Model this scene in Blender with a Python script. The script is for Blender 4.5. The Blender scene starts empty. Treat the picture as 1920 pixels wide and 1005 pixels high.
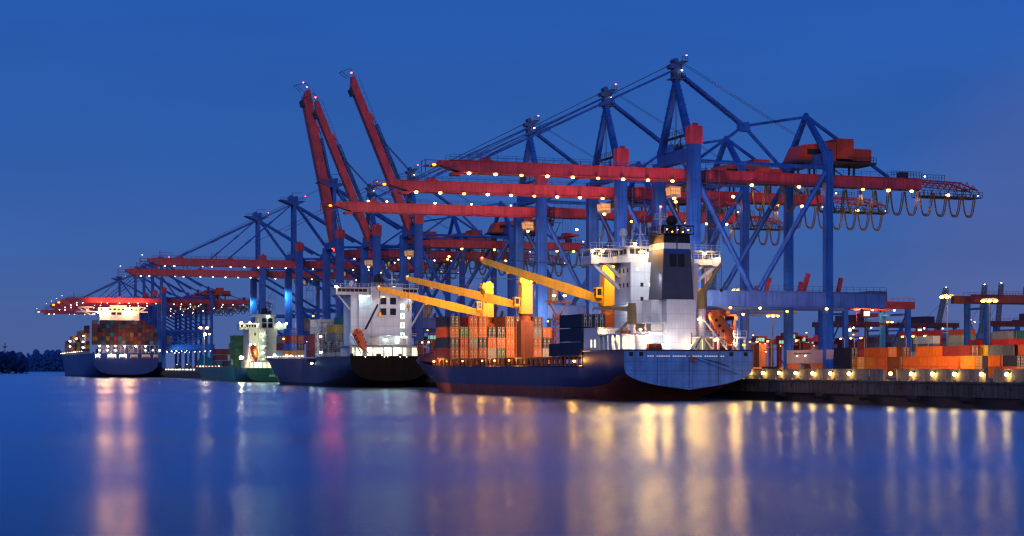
import bpy, math, random
from mathutils import Vector, Matrix
R = math.radians
rnd = random.Random(7)
SC = bpy.context.scene
COL = SC.collection
KIDS = {}
# scene axes: X = landward from the quay edge, Y = along the quay away from the viewer, Z up (metres)

# ------------------------------------------------------------------ mesh builder
class MB:
    def __init__(s):
        s.v = []; s.f = []; s.m = []
    def add(s, vs, fs, m=0):
        o = len(s.v)
        s.v += [tuple(p) for p in vs]
        for f in fs:
            s.f.append([i + o for i in f]); s.m.append(m)
        return s
    def box(s, a, b, m=0):
        x0, y0, z0 = a; x1, y1, z1 = b
        vs = [(x0,y0,z0),(x1,y0,z0),(x1,y1,z0),(x0,y1,z0),(x0,y0,z1),(x1,y0,z1),(x1,y1,z1),(x0,y1,z1)]
        return s.add(vs, [(3,2,1,0),(4,5,6,7),(0,1,5,4),(1,2,6,5),(2,3,7,6),(3,0,4,7)], m)
    def hexa(s, lo, hi, m=0):
        # lo, hi: four corners each, counter-clockwise from above
        return s.add(list(lo) + list(hi), [(3,2,1,0),(4,5,6,7),(0,1,5,4),(1,2,6,5),(2,3,7,6),(3,0,4,7)], m)
    def beam(s, p, q, w, h=None, m=0, w2=None, h2=None):
        h = h or w; w2 = w2 or w; h2 = h2 or h
        p = Vector(p); q = Vector(q); d = (q - p)
        if d.length < 1e-6: return s
        d.normalize()
        up = Vector((0,0,1)) if abs(d.z) < .95 else Vector((0,1,0))
        a = d.cross(up).normalized(); b = a.cross(d)
        vs = [p + a*w*i/2 + b*h*j/2 for i, j in ((-1,-1),(1,-1),(1,1),(-1,1))]
        vs += [q + a*w2*i/2 + b*h2*j/2 for i, j in ((-1,-1),(1,-1),(1,1),(-1,1))]
        return s.add(vs, [(3,2,1,0),(4,5,6,7),(0,1,5,4),(1,2,6,5),(2,3,7,6),(3,0,4,7)], m)
    def tube(s, pts, r, n=6, m=0):
        pts = [Vector(p) for p in pts]; rings = []
        for i, p in enumerate(pts):
            d = (pts[min(i+1, len(pts)-1)] - pts[max(i-1, 0)]).normalized()
            up = Vector((0,0,1)) if abs(d.z) < .9 else Vector((0,1,0))
            a = d.cross(up).normalized(); b = a.cross(d)
            rr = r[i] if isinstance(r, (list, tuple)) else r
            rings.append([p + a*rr*math.cos(2*math.pi*k/n) + b*rr*math.sin(2*math.pi*k/n) for k in range(n)])
        vs = [v for g in rings for v in g]; fs = []
        for i in range(len(pts)-1):
            for k in range(n):
                fs.append((i*n+k, i*n+(k+1)%n, (i+1)*n+(k+1)%n, (i+1)*n+k))
        fs.append(tuple(range(n))[::-1]); fs.append(tuple((len(pts)-1)*n+k for k in range(n)))
        return s.add(vs, fs, m)
    def ball(s, c, r, m=0, nu=8, nv=5, sc=(1,1,1)):
        vs = [(c[0], c[1], c[2]-r*sc[2])]; fs = []
        for j in range(1, nv):
            t = -math.pi/2 + math.pi*j/nv
            for i in range(nu):
                p = 2*math.pi*i/nu
                vs.append((c[0]+r*sc[0]*math.cos(t)*math.cos(p), c[1]+r*sc[1]*math.cos(t)*math.sin(p), c[2]+r*sc[2]*math.sin(t)))
        vs.append((c[0], c[1], c[2]+r*sc[2])); top = len(vs)-1
        for i in range(nu):
            fs.append((0, 1+(i+1)%nu, 1+i)); fs.append((top, 1+(nv-2)*nu+i, 1+(nv-2)*nu+(i+1)%nu))
            for j in range(nv-2):
                a = 1+j*nu; b = a+nu
                fs.append((a+i, a+(i+1)%nu, b+(i+1)%nu, b+i))
        return s.add(vs, fs, m)
    def disc(s, c, r, axis, t, m=0, n=24, r_in=0):
        # drum with its axis along 'x' or 'y'
        d = {'x': Vector((t,0,0)), 'y': Vector((0,t,0)), 'z': Vector((0,0,t))}[axis]
        return s.tube([Vector(c)-d/2, Vector(c)+d/2], r, n, m)
    def rail(s, p, q, h=1.1, step=2.5, t=.06, m=0, mid=True):
        p = Vector(p); q = Vector(q); L = (q-p).length; k = max(1, int(L/step)); u = Vector((0,0,h))
        for i in range(k+1):
            a = p.lerp(q, i/k); s.beam(a, a+u, t, m=m)
        s.beam(p+u, q+u, t, m=m)
        if mid: s.beam(p+u*.5, q+u*.5, t*.7, m=m)
        return s
    def lattice(s, p, q, side, t=.12, bays=10, m=0):
        # square lattice mast from p to q
        p = Vector(p); q = Vector(q); d = (q-p).normalized()
        up = Vector((0,0,1)) if abs(d.z) < .95 else Vector((0,1,0))
        a = d.cross(up).normalized()*side/2; b = a.cross(d).normalized()*side/2
        cs = [a+b, b-a, -a-b, a-b]
        for c in cs: s.beam(p+c, q+c, t, m=m)
        for i in range(bays):
            u0 = p.lerp(q, i/bays); u1 = p.lerp(q, (i+1)/bays)
            for k in range(4):
                c0, c1 = cs[k], cs[(k+1)%4]
                s.beam(u0+c0, u1+c1 if i % 2 else u1+c1, t*.7, m=m); s.beam(u1+c0, u1+c1, t*.7, m=m)
        return s
    def build(s, name, mats, parent=None, loc=(0,0,0), smooth=False):
        me = bpy.data.meshes.new(name)
        me.from_pydata(s.v, [], s.f)
        if not isinstance(mats, (list, tuple)): mats = [mats]
        for mt in mats: me.materials.append(mt)
        if len(mats) > 1: me.polygons.foreach_set('material_index', s.m)
        if smooth: me.polygons.foreach_set('use_smooth', [True]*len(s.f))
        me.update()
        o = bpy.data.objects.new(name, me); COL.objects.link(o); o.location = loc
        if parent is not None: adopt(o, parent)
        return o

def adopt(o, parent):
    o.parent = parent; KIDS.setdefault(parent.name, []).append(o)
def tag(o, label=None, cat=None, group=None, kind=None):
    for k, v in (('label', label), ('category', cat), ('group', group), ('kind', kind)):
        if v: o[k] = v
    return o
def thing(name, loc, label, cat, group=None, rz=0):
    o = bpy.data.objects.new(name, None); COL.objects.link(o); o.location = loc; o.rotation_euler = (0,0,rz)
    o.empty_display_size = .5
    return tag(o, label, cat, group)
def copy_one(o, parent=None, keep_props=True):
    c = o.copy(); COL.objects.link(c); c.parent = None
    if parent is not None: adopt(c, parent)
    return c
def copy_tree(o, parent=None, skip=()):
    c = copy_one(o, parent)
    for ch in KIDS.get(o.name, []):
        if ch.name.split('.')[0] not in skip: copy_tree(ch, c, skip)
    return c

# ------------------------------------------------------------------ materials
def newmat(name):
    m = bpy.data.materials.new(name); m.use_nodes = True
    nt = m.node_tree; b = nt.nodes['Principled BSDF']
    return m, nt, b
def paint(name, col, rough=.5, var=.25, scale=.35, streak=0.0, metal=0.0, rust=None, rust_amt=0.0, bump=0.0, seams=None, spec=.4, rand=0.0):
    """weathered painted steel: blotches, vertical run-off streaks, rust, plate seams"""
    m, nt, b = newmat(name); N = nt.nodes; L = nt.links
    tc = N.new('ShaderNodeTexCoord')
    n1 = N.new('ShaderNodeTexNoise'); n1.inputs['Scale'].default_value = scale; n1.inputs['Detail'].default_value = 6; n1.inputs['Roughness'].default_value = .65
    L.new(tc.outputs['Object'], n1.inputs['Vector'])
    mr = N.new('ShaderNodeMapRange'); mr.inputs['From Min'].default_value = .3; mr.inputs['From Max'].default_value = .7
    mr.inputs['To Min'].default_value = 1-var; mr.inputs['To Max'].default_value = 1+var*.6
    L.new(n1.outputs['Fac'], mr.inputs['Value'])
    base = N.new('ShaderNodeMix'); base.data_type = 'RGBA'; base.blend_type = 'MULTIPLY'; base.inputs['Factor'].default_value = 1
    base.inputs['A'].default_value = (*col, 1); L.new(mr.outputs['Result'], base.inputs['B']); out = base.outputs['Result']
    if streak:
        mp = N.new('ShaderNodeMapping'); mp.inputs['Scale'].default_value = (1.6, 1.6, .06); L.new(tc.outputs['Object'], mp.inputs['Vector'])
        n2 = N.new('ShaderNodeTexNoise'); n2.inputs['Scale'].default_value = 1.3; n2.inputs['Detail'].default_value = 5; L.new(mp.outputs['Vector'], n2.inputs['Vector'])
        r2 = N.new('ShaderNodeMapRange'); r2.inputs['From Min'].default_value = .42; r2.inputs['From Max'].default_value = .68; r2.inputs['To Min'].default_value = 1; r2.inputs['To Max'].default_value = 1-streak
        L.new(n2.outputs['Fac'], r2.inputs['Value'])
        x = N.new('ShaderNodeMix'); x.data_type = 'RGBA'; x.blend_type = 'MULTIPLY'; x.inputs['Factor'].default_value = 1
        L.new(out, x.inputs['A']); L.new(r2.outputs['Result'], x.inputs['B']); out = x.outputs['Result']
    if rust:
        n3 = N.new('ShaderNodeTexNoise'); n3.inputs['Scale'].default_value = scale*2.7; n3.inputs['Detail'].default_value = 9; n3.inputs['Roughness'].default_value = .75
        L.new(tc.outputs['Object'], n3.inputs['Vector'])
        r3 = N.new('ShaderNodeMapRange'); r3.inputs['From Min'].default_value = .56; r3.inputs['From Max'].default_value = .68; r3.inputs['To Max'].default_value = rust_amt
        L.new(n3.outputs['Fac'], r3.inputs['Value'])
        x = N.new('ShaderNodeMix'); x.data_type = 'RGBA'; L.new(r3.outputs['Result'], x.inputs['Factor']); L.new(out, x.inputs['A']); x.inputs['B'].default_value = (*rust, 1); out = x.outputs['Result']
    if seams:
        br = N.new('ShaderNodeTexBrick'); br.inputs['Scale'].default_value = 1; br.inputs['Mortar Size'].default_value = .05; br.inputs['Brick Width'].default_value = seams[0]; br.inputs['Row Height'].default_value = seams[1]
        br.inputs['Color1'].default_value = (1,1,1,1); br.inputs['Color2'].default_value = (.94,.94,.94,1); br.inputs['Mortar'].default_value = (.72,.72,.72,1)
        sx = N.new('ShaderNodeSeparateXYZ'); L.new(tc.outputs['Object'], sx.inputs[0]); ad = N.new('ShaderNodeMath'); L.new(sx.outputs['X'], ad.inputs[0]); L.new(sx.outputs['Y'], ad.inputs[1])
        cx = N.new('ShaderNodeCombineXYZ'); L.new(ad.outputs[0], cx.inputs['X']); L.new(sx.outputs['Z'], cx.inputs['Y']); L.new(cx.outputs[0], br.inputs['Vector'])
        x = N.new('ShaderNodeMix'); x.data_type = 'RGBA'; x.blend_type = 'MULTIPLY'; x.inputs['Factor'].default_value = 1; L.new(out, x.inputs['A']); L.new(br.outputs['Color'], x.inputs['B']); out = x.outputs['Result']
    if rand:
        oi = N.new('ShaderNodeObjectInfo'); rr = N.new('ShaderNodeMapRange'); rr.inputs['To Min'].default_value = 1-rand; rr.inputs['To Max'].default_value = 1+rand*.5; L.new(oi.outputs['Random'], rr.inputs['Value'])
        x = N.new('ShaderNodeMix'); x.data_type = 'RGBA'; x.blend_type = 'MULTIPLY'; x.inputs['Factor'].default_value = 1; L.new(out, x.inputs['A']); L.new(rr.outputs['Result'], x.inputs['B']); out = x.outputs['Result']
    L.new(out, b.inputs['Base Color'])
    rg = N.new('ShaderNodeMapRange'); rg.inputs['To Min'].default_value = rough-.1; rg.inputs['To Max'].default_value = rough+.15; L.new(n1.outputs['Fac'], rg.inputs['Value']); L.new(rg.outputs['Result'], b.inputs['Roughness'])
    b.inputs['Metallic'].default_value = metal; b.inputs['Specular IOR Level'].default_value = spec
    if bump:
        bp = N.new('ShaderNodeBump'); bp.inputs['Strength'].default_value = bump; bp.inputs['Distance'].default_value = .1; L.new(n1.outputs['Fac'], bp.inputs['Height']); L.new(bp.outputs['Normal'], b.inputs['Normal'])
    return m
def glow(name, col, strength, both=False):
    m, nt, b = newmat(name)
    b.inputs['Base Color'].default_value = (*[min(1, c) for c in col], 1)
    b.inputs['Emission Color'].default_value = (*col, 1); b.inputs['Emission Strength'].default_value = strength
    return m

RUST = (.16,.06,.025)
M = {}
M['blue'] = paint('crane_blue_paint', (.015,.108,.50), .45, .38, .22, .42, rust=(.045,.06,.12), rust_amt=.45, seams=(40,6))
M['blue2'] = paint('crane_blue_paint_far', (.015,.10,.46), .5, .15, .1, .1)
M['portal'] = paint('portal_beam_lit_blue', (.055,.140,.45), .45, .25, .2, .3, seams=(9,30))  # crane blue with a greyish lamplit tint put into the colour
M['red'] = paint('crane_red_paint', (.54,.056,.085), .45, .28, .25, .34, rust=(.14,.025,.03), rust_amt=.45, seams=(9,30))
M['redhouse'] = paint('machinery_house_orange_red', (.50,.05,.02), .5, .2, .3, .2, seams=(1.2,30))
M['red2'] = paint('crane_red_paint_far', (.42,.028,.06), .5, .15, .1, .15)
M['dark'] = paint('dark_steel', (.03,.032,.04), .55, .3, .6)
M['steel'] = paint('galvanised_steel', (.30,.32,.36), .5, .25, .6)
M['bluesteel'] = paint('walkway_steel_blue', (.03,.08,.22), .5, .25, .6)
M['redsteel'] = paint('walkway_steel_red', (.26,.03,.04), .5, .25, .6)
M['cable'] = paint('festoon_cable', (.11,.07,.035), .45, .3, 1.5)
M['girderbrown'] = paint('gantry_girder_brown', (.11,.03,.035), .5, .25, .3, .2)
M['wire'] = paint('wire_rope', (.05,.05,.06), .5, .2, 2)
M['beige'] = paint('cable_reel_beige', (.45,.36,.28), .6, .25, .5, .15)
M['white'] = paint('ship_white_paint', (.80,.79,.80), .42, .10, .25, .12, rust=(.45,.32,.24), rust_amt=.3, seams=(14,2.7))
M['whitegrey'] = paint('ship_grey_white_paint', (.58,.60,.66), .42, .1, .2, .14, seams=(14,2.7))
M['cream'] = paint('ship_cream_paint', (.62,.62,.48), .45, .12, .2, .15)
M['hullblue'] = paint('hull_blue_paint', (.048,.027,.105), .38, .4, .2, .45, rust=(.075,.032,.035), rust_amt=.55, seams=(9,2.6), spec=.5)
M['transomlit'] = paint('transom_lit_blue', (.10,.29,.74), .42, .35, .22, .3, rust=(.18,.36,.66), rust_amt=.5, seams=(12,2.4), spec=.5)  # the transom's stronger light put into a brighter copy of the hull blue
M['boot'] = paint('boot_topping_red_oxide', (.36,.085,.045), .6, .4, .25, .45, rust=(.05,.025,.02), rust_amt=.8)
M['hullgrey'] = paint('hull_dark_purple_grey', (.040,.028,.060), .4, .25, .1, .3, seams=(10,2.6))
M['hullblack'] = paint('hull_black_paint', (.012,.009,.009), .65, .3, .2, .3, seams=(8,2.2), spec=.08)
M['bootdark'] = paint('boot_topping_dark', (.02,.014,.016), .6, .3, .2, .3)
M['hullgreen'] = paint('hull_green_paint', (.010,.15,.085), .42, .3, .15, .3, seams=(9,2.6))
M['hullfar'] = paint('hull_deep_blue_paint', (.010,.035,.19), .45, .2, .08, .15)
M['yellow'] = paint('deck_crane_yellow', (.72,.36,.02), .42, .18, .4, .22, rust=RUST, rust_amt=.35)
M['oxide'] = paint('pedestal_orange_oxide', (.36,.085,.02), .5, .25, .3, .3)
M['funnel'] = paint('funnel_dark_grey', (.06,.065,.10), .5, .15, .2, .1, seams=(30,2.8))
M['funnelblue'] = paint('funnel_band_blue', (.02,.07,.26), .5, .1, .3)
M['black'] = paint('soot_black', (.010,.010,.012), .6, .2, .5)
M['lifeboat'] = paint('lifeboat_orange', (.75,.13,.02), .4, .2, .7, .15, rust=(.3,.08,.03), rust_amt=.4)
M['portglow'] = glow('lit_freeing_port', (1,.80,.55), .45)
M['window'] = paint('window_dark_glass', (.012,.018,.03), .08, .1, 1, spec=.6)
M['winlit'] = glow('lit_window_warm', (1,.82,.48), 2.2)
M['wincold'] = glow('lit_window_cold', (.75,1,.72), 1.6)
M['cabteal'] = glow('lit_cab_window_teal', (.30,.75,.60), .55)
M['cabyellow'] = glow('lit_cab_window_amber', (1,.50,.10), .34)
M['deckglow'] = glow('lit_deck_opening', (1,.93,.62), 1.0)
M['concrete'] = paint('quay_concrete', (.105,.095,.095), .8, .45, .25, .55, rust=(.04,.035,.035), rust_amt=.5, bump=.3)
M['fence'] = paint('flood_wall_concrete', (.20,.20,.21), .8, .3, .4, .4, bump=.2)
M['rubber'] = paint('fender_rubber', (.012,.012,.013), .8, .3, .8)
M['asphalt'] = paint('quay_asphalt', (.05,.05,.052), .85, .3, .08)
M['bogie'] = paint('bogie_orange', (.62,.15,.02), .5, .2, .6, .2)
M['sill'] = paint('sill_beam_grey', (.36,.30,.34), .55, .12, .3, .15, seams=(4,30))
M['ink'] = paint('lettering_dark', (.05,.035,.06), .6, .1, 1)
M['pale'] = paint('lettering_pale', (.55,.65,.5), .6, .1, 1)
M['carrier'] = paint('straddle_carrier_red', (.30,.03,.025), .45, .2, .5, .15)
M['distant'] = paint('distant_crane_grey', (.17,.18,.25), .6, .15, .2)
M['rail'] = paint('railing_white', (.65,.66,.68), .5, .1, .5)
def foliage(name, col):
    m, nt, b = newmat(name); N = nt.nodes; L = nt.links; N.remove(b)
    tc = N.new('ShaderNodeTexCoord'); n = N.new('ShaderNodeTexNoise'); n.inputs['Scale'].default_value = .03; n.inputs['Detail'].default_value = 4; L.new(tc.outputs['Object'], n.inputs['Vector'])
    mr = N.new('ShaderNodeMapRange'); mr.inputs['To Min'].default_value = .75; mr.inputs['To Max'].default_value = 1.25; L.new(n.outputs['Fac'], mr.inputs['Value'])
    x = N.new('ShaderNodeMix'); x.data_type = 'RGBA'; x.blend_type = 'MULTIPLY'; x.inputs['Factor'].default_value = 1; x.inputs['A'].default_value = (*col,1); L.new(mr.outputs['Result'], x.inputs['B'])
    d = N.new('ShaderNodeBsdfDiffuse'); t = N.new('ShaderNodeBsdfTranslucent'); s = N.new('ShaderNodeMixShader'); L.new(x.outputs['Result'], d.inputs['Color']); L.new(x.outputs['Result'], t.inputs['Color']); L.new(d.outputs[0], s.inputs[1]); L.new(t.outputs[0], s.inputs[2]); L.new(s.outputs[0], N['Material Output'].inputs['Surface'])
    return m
M['leaf'] = foliage('far_foliage_hazed', (.020,.085,.26))  # air haze put into the foliage colour as blue
M['hill'] = foliage('far_hill_hazed', (.035,.16,.44))  # deeper distance haze put into the colour as paler blue
# lamps
LSPEC = {
 'sodium': ((1,.36,.04), 20), 'amber': ((1,.17,.005), 9), 'warm': ((1,.43,.075), 20), 'deck': ((1,.58,.20), 80), 'flare': ((1,.66,.36), 170),
 'warmhi': ((1,.40,.13), 130), 'cold': ((.72,1,.92), 30), 'white': ((1,.90,.74), 32), 'small': ((1,.88,.70), 11),
 'wall': ((1,.54,.11), 80), 'beacon': ((1,.06,.06), 25) }
LAMP = {}
for k_, (c_, s_) in LSPEC.items():
    LAMP[k_] = glow('lamp_'+k_, c_, s_); LAMP[k_+'_dim'] = glow('lamp_'+k_+'_dim', tuple(v*w for v, w in zip(c_, (1,.92,.8))), s_*.35); LAMP[k_+'_bright'] = glow('lamp_'+k_+'_bright', c_, s_*1.7)
lrnd = random.Random(21)
def lamp(parent, loc, kind, r=.3, name='floodlight', flat=.7, mesh={}):
    """one floodlight: housing and bulb; brightness differs a little from lamp to lamp"""
    v = lrnd.choice(('','','_dim','_bright')) if kind in ('sodium','warm','small','white','cold') else ''
    key = (kind+v, r, flat)
    if key not in mesh:
        b = MB(); b.ball((0,0,-.05), r, 1, 8, 4, (1,1,flat)); b.box((-r*.8,-r*.8,r*flat*.55),(r*.8,r*.8,r*flat*.55+.18), 0)
        o = b.build(name, [M['dark'], LAMP[kind+v]]); mesh[key] = o.data
        o.location = loc; adopt(o, parent); return o
    o = bpy.data.objects.new(name, mesh[key]); COL.objects.link(o); o.location = loc; adopt(o, parent); return o
def point(loc, watts, col, size=.5, aim=None, spot=150, gain=.8):
    """bodiless spot: lamp light or added fill; unless aimed, faces away from the water"""
    ld = bpy.data.lights.new('lamp_or_fill_light', 'SPOT'); ld.energy = watts*gain; ld.color = col; ld.shadow_soft_size = size; ld.spot_size = R(spot); ld.spot_blend = .5
    o = bpy.data.objects.new('lamp_or_fill_light', ld); COL.objects.link(o); o.location = loc
    d = Vector(aim)-Vector(loc) if aim is not None else Vector((.42,.86,-.30))
    o.rotation_euler = d.to_track_quat('-Z','Y').to_euler()
    return o
ORD = ['first','second','third','fourth','fifth','sixth','seventh','eighth','ninth','tenth','eleventh','twelfth','thirteenth','fourteenth','fifteenth','sixteenth','seventeenth','eighteenth','nineteenth','twentieth']
# ------------------------------------------------------------------ camera, world, sun
cam_d = bpy.data.cameras.new('camera'); cam = bpy.data.objects.new('camera', cam_d); COL.objects.link(cam)
CAMX, CAMY, CAMZ, YAW, FPX = -150.59, -214.25, 6.0, R(18.92), 3240.0
cam.location = (CAMX, CAMY, CAMZ); cam.rotation_euler = (R(90), 0, -YAW)
cam_d.sensor_width = 36; cam_d.lens = FPX/1920*36; cam_d.shift_y = .0977; cam_d.clip_start = 1; cam_d.clip_end = 20000
SC.camera = cam
def at_x(px, x):
    """the Y at which the sight line through photo column px meets the plane X = x"""
    a = math.atan((px-960)/FPX) + YAW
    return CAMY + (x-CAMX)/math.tan(a)

w = bpy.data.worlds.new('World'); SC.world = w; w.use_nodes = True
nt = w.node_tree; N = nt.nodes; L = nt.links; bg = N['Background']
sky = N.new('ShaderNodeTexSky'); sky.sky_type = 'NISHITA'; sky.sun_disc = False
SUN_EL, SUN_AZ = 18, 205
sky.sun_elevation = R(SUN_EL); sky.sun_rotation = R(SUN_AZ); sky.ozone_density = 6; sky.air_density = 1.0; sky.dust_density = .6
tc = N.new('ShaderNodeTexCoord'); sp = N.new('ShaderNodeSeparateXYZ'); L.new(tc.outputs['Generated'], sp.inputs[0])
rp = N.new('ShaderNodeValToRGB'); L.new(sp.outputs['Z'], rp.inputs['Fac'])
e = rp.color_ramp.elements
e[0].position = 0; e[0].color = (.072,.112,.305,1)
e[1].position = .60; e[1].color = (.010,.075,.39,1)
for p, c in ((.035,(.060,.116,.335,1)), (.07,(.042,.111,.362,1)), (.12,(.028,.106,.385,1)), (.20,(.020,.100,.415,1)), (.32,(.014,.092,.42,1))):
    k = e.new(p); k.color = c
# faint town glow low over the land side
dt = N.new('ShaderNodeVectorMath'); dt.operation = 'DOT_PRODUCT'; L.new(tc.outputs['Generated'], dt.inputs[0]); dt.inputs[1].default_value = (math.sin(YAW+R(19)), math.cos(YAW+R(19)), .06)
g1 = N.new('ShaderNodeMapRange'); g1.inputs['From Min'].default_value = .9925; g1.inputs['From Max'].default_value = 1.0; g1.inputs['To Max'].default_value = .22; g1.interpolation_type = 'SMOOTHSTEP'; L.new(dt.outputs['Value'], g1.inputs['Value'])
mx = N.new('ShaderNodeMix'); mx.data_type = 'RGBA'; L.new(g1.outputs['Result'], mx.inputs['Factor']); L.new(rp.outputs['Color'], mx.inputs['A']); mx.inputs['B'].default_value = (.16,.14,.30,1)
# broad cloud-free unevenness of the dusk air
mz = N.new('ShaderNodeMapping'); mz.inputs['Scale'].default_value = (1.4,1.4,7); L.new(tc.outputs['Generated'], mz.inputs['Vector'])
nz = N.new('ShaderNodeTexNoise'); nz.inputs['Scale'].default_value = 2.6; nz.inputs['Detail'].default_value = 5; L.new(mz.outputs['Vector'], nz.inputs['Vector'])
nr = N.new('ShaderNodeMapRange'); nr.inputs['From Min'].default_value = .3; nr.inputs['From Max'].default_value = .7; nr.inputs['To Min'].default_value = .92; nr.inputs['To Max'].default_value = 1.08; L.new(nz.outputs['Fac'], nr.inputs['Value'])
mm = N.new('ShaderNodeMix'); mm.data_type = 'RGBA'; mm.blend_type = 'MULTIPLY'; mm.inputs['Factor'].default_value = 1; L.new(mx.outputs['Result'], mm.inputs['A']); L.new(nr.outputs['Result'], mm.inputs['B'])
# a little of the physical sky on top of the dusk gradient
sk = N.new('ShaderNodeMix'); sk.data_type = 'RGBA'; sk.blend_type = 'MULTIPLY'; sk.inputs['Factor'].default_value = 1; L.new(sky.outputs['Color'], sk.inputs['A']); sk.inputs['B'].default_value = (.0005,.0012,.0022,1)
ad = N.new('ShaderNodeMix'); ad.data_type = 'RGBA'; ad.blend_type = 'ADD'; ad.inputs['Factor'].default_value = 1; L.new(mm.outputs['Result'], ad.inputs['A']); L.new(sk.outputs['Result'], ad.inputs['B'])
sc10 = N.new('ShaderNodeVectorMath'); sc10.operation = 'SCALE'; sc10.inputs['Scale'].default_value = 10; L.new(ad.outputs['Result'], sc10.inputs[0])
L.new(sc10.outputs['Vector'], bg.inputs['Color']); bg.inputs['Strength'].default_value = .1

sd = bpy.data.lights.new('sun', 'SUN'); sd.energy = .66; sd.angle = R(30); sd.color = (1,.86,.80)
so = bpy.data.objects.new('sun', sd); COL.objects.link(so)
az = R(SUN_AZ)   # last afterglow, from behind the camera and over the water
sdir = Vector((math.sin(az)*math.cos(R(SUN_EL)), math.cos(az)*math.cos(R(SUN_EL)), math.sin(R(SUN_EL))))
so.rotation_euler = (-sdir).to_track_quat('-Z','Y').to_euler(); so.location = sdir*300

# ------------------------------------------------------------------ water, land
m = bpy.data.materials.new('harbour_water'); m.use_nodes = True; nt = m.node_tree; N = nt.nodes; L = nt.links
N.remove(N['Principled BSDF']); out = N['Material Output']
tc = N.new('ShaderNodeTexCoord')
mp = N.new('ShaderNodeMapping'); mp.inputs['Rotation'].default_value = (0,0,YAW); mp.inputs['Scale'].default_value = (.07,1.0,1); L.new(tc.outputs['Object'], mp.inputs['Vector'])
n1 = N.new('ShaderNodeTexNoise'); n1.inputs['Scale'].default_value = 1.1; n1.inputs['Detail'].default_value = 7; n1.inputs['Roughness'].default_value = .62; L.new(mp.outputs['Vector'], n1.inputs['Vector'])
n2 = N.new('ShaderNodeTexNoise'); n2.inputs['Scale'].default_value = .022; n2.inputs['Detail'].default_value = 3; L.new(mp.outputs['Vector'], n2.inputs['Vector'])
bp = N.new('ShaderNodeBump'); bp.inputs['Strength'].default_value = .8; bp.inputs['Distance'].default_value = .11; L.new(n1.outputs['Fac'], bp.inputs['Height'])
rr = N.new('ShaderNodeMapRange'); rr.inputs['From Min'].default_value = .35; rr.inputs['From Max'].default_value = .65; rr.inputs['To Min'].default_value = .15; rr.inputs['To Max'].default_value = .27; L.new(n2.outputs['Fac'], rr.inputs['Value'])
gl = N.new('ShaderNodeBsdfGlossy'); gl.inputs['Color'].default_value = (.64,.80,.97,1); L.new(rr.outputs['Result'], gl.inputs['Roughness']); L.new(bp.outputs['Normal'], gl.inputs['Normal'])
df = N.new('ShaderNodeBsdfDiffuse'); df.inputs['Color'].default_value = (.001,.022,.085,1)
fr_ = N.new('ShaderNodeFresnel'); fr_.inputs['IOR'].default_value = 1.33
ms = N.new('ShaderNodeMixShader'); L.new(fr_.outputs['Fac'], ms.inputs['Fac']); L.new(df.outputs[0], ms.inputs[1]); L.new(gl.outputs[0], ms.inputs[2]); L.new(ms.outputs[0], out.inputs['Surface'])
M['water'] = m
W = MB(); W.add([(-9000,-600,0),(9000,-600,0),(9000,12000,0),(-9000,12000,0)], [(0,1,2,3)])
tag(W.build('water', M['water']), 'smooth long-exposure harbour water', None, None, 'structure')
QZ = 3.8
g = MB(); g.box((0.5,-80,-1),(2600,1500,QZ)); tag(g.build('quay_ground', M['asphalt']), kind='structure')
# quay wall: panels with joints, coping, dark recess at the waterline
qt = thing('quay_wall', (0,0,0), 'dark streaked concrete quay wall along the water', 'wall')
y = -80
qw = MB()
while y < 1480:
    qw.box((-.35, y+.12, 1.55),(.48, y+15.0-.12, QZ-.25)); y += 15
qw.build('wall_panel', M['concrete'], qt)
b_ = MB(); b_.box((-.05,-80,-1),(.49,1480,QZ-.3)); b_.build('wall_core', M['bootdark'], qt)
b_ = MB(); b_.box((-.5,-80,QZ-.22),(1.0,1480,QZ+.12)); b_.build('coping', M['concrete'], qt)
b_ = MB()
yy = -60
while yy < 300:
    b_.box((-.62,yy,1.1),(-.36,yy+.35,1.5)); b_.box((-.42,yy+.05,2.6),(-.30,yy+.3,3.2)); b_.box((-.42,yy+7,2.6),(-.30,yy+7.25,3.2)); yy += 15
b_.build('ladder_recess', M['black'], qt)
fm = MB(); fm.tube([(-.8,0,1.1),(-.8,2.6,1.1)], .5, 10)
f0 = fm.build('fender', M['rubber'])
for i, fy in enumerate((-6, 9, 24, 39, 54, 69)):
    f = f0 if i == 0 else copy_one(f0)
    f.location = (0, fy, 0); tag(f, '%s black rubber fender from the near end of the quay wall' % ORD[i], 'fender', 'rubber fenders along the quay wall')
# flood wall with openings, lamps fixed on its water face
fw = thing('flood_wall', (2.2,0,QZ), 'low grey flood wall on the quay edge lit by small lamps', 'wall')
segs = [(-60, 8.0), (9.9, 35.2), (39.2, 43.5), (44.6, 140), (141, 330), (331, 700), (701, 1100)]
for a, c in segs:
    s_ = MB(); s_.box((-.2,a,0),(.2,c,2.0)); s_.box((-.3,a,1.9),(.3,c,2.06))
    yy = a+3
    while yy < min(c, 130): s_.box((-.26,yy,0),(-.19,yy+.2,1.9)); yy += 6
    s_.build('wall_segment', M['fence'], fw)
s_ = MB()
yy = -40
while yy < 150:
    s_.box((-.9,yy,0),(-.6,yy+.3,.32)); yy += 2.2
s_.build('kerb_block', M['fence'], fw)
wall_px = (1405,1432,1462,1493,1525,1558,1593,1671,1710,1750,1791,1842,1889)
lm = MB(); lm.ball((-.42,0,0), .30, 1, 10, 6, (.8,1.25,.9)); lm.box((-.3,-.3,.16),(.05,.3,.36), 0); lm.box((-.12,-.08,-.3),(.02,.08,.2), 0)
l0 = lm.build('wall_lamp', [M['dark'], LAMP['wall']])
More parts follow.
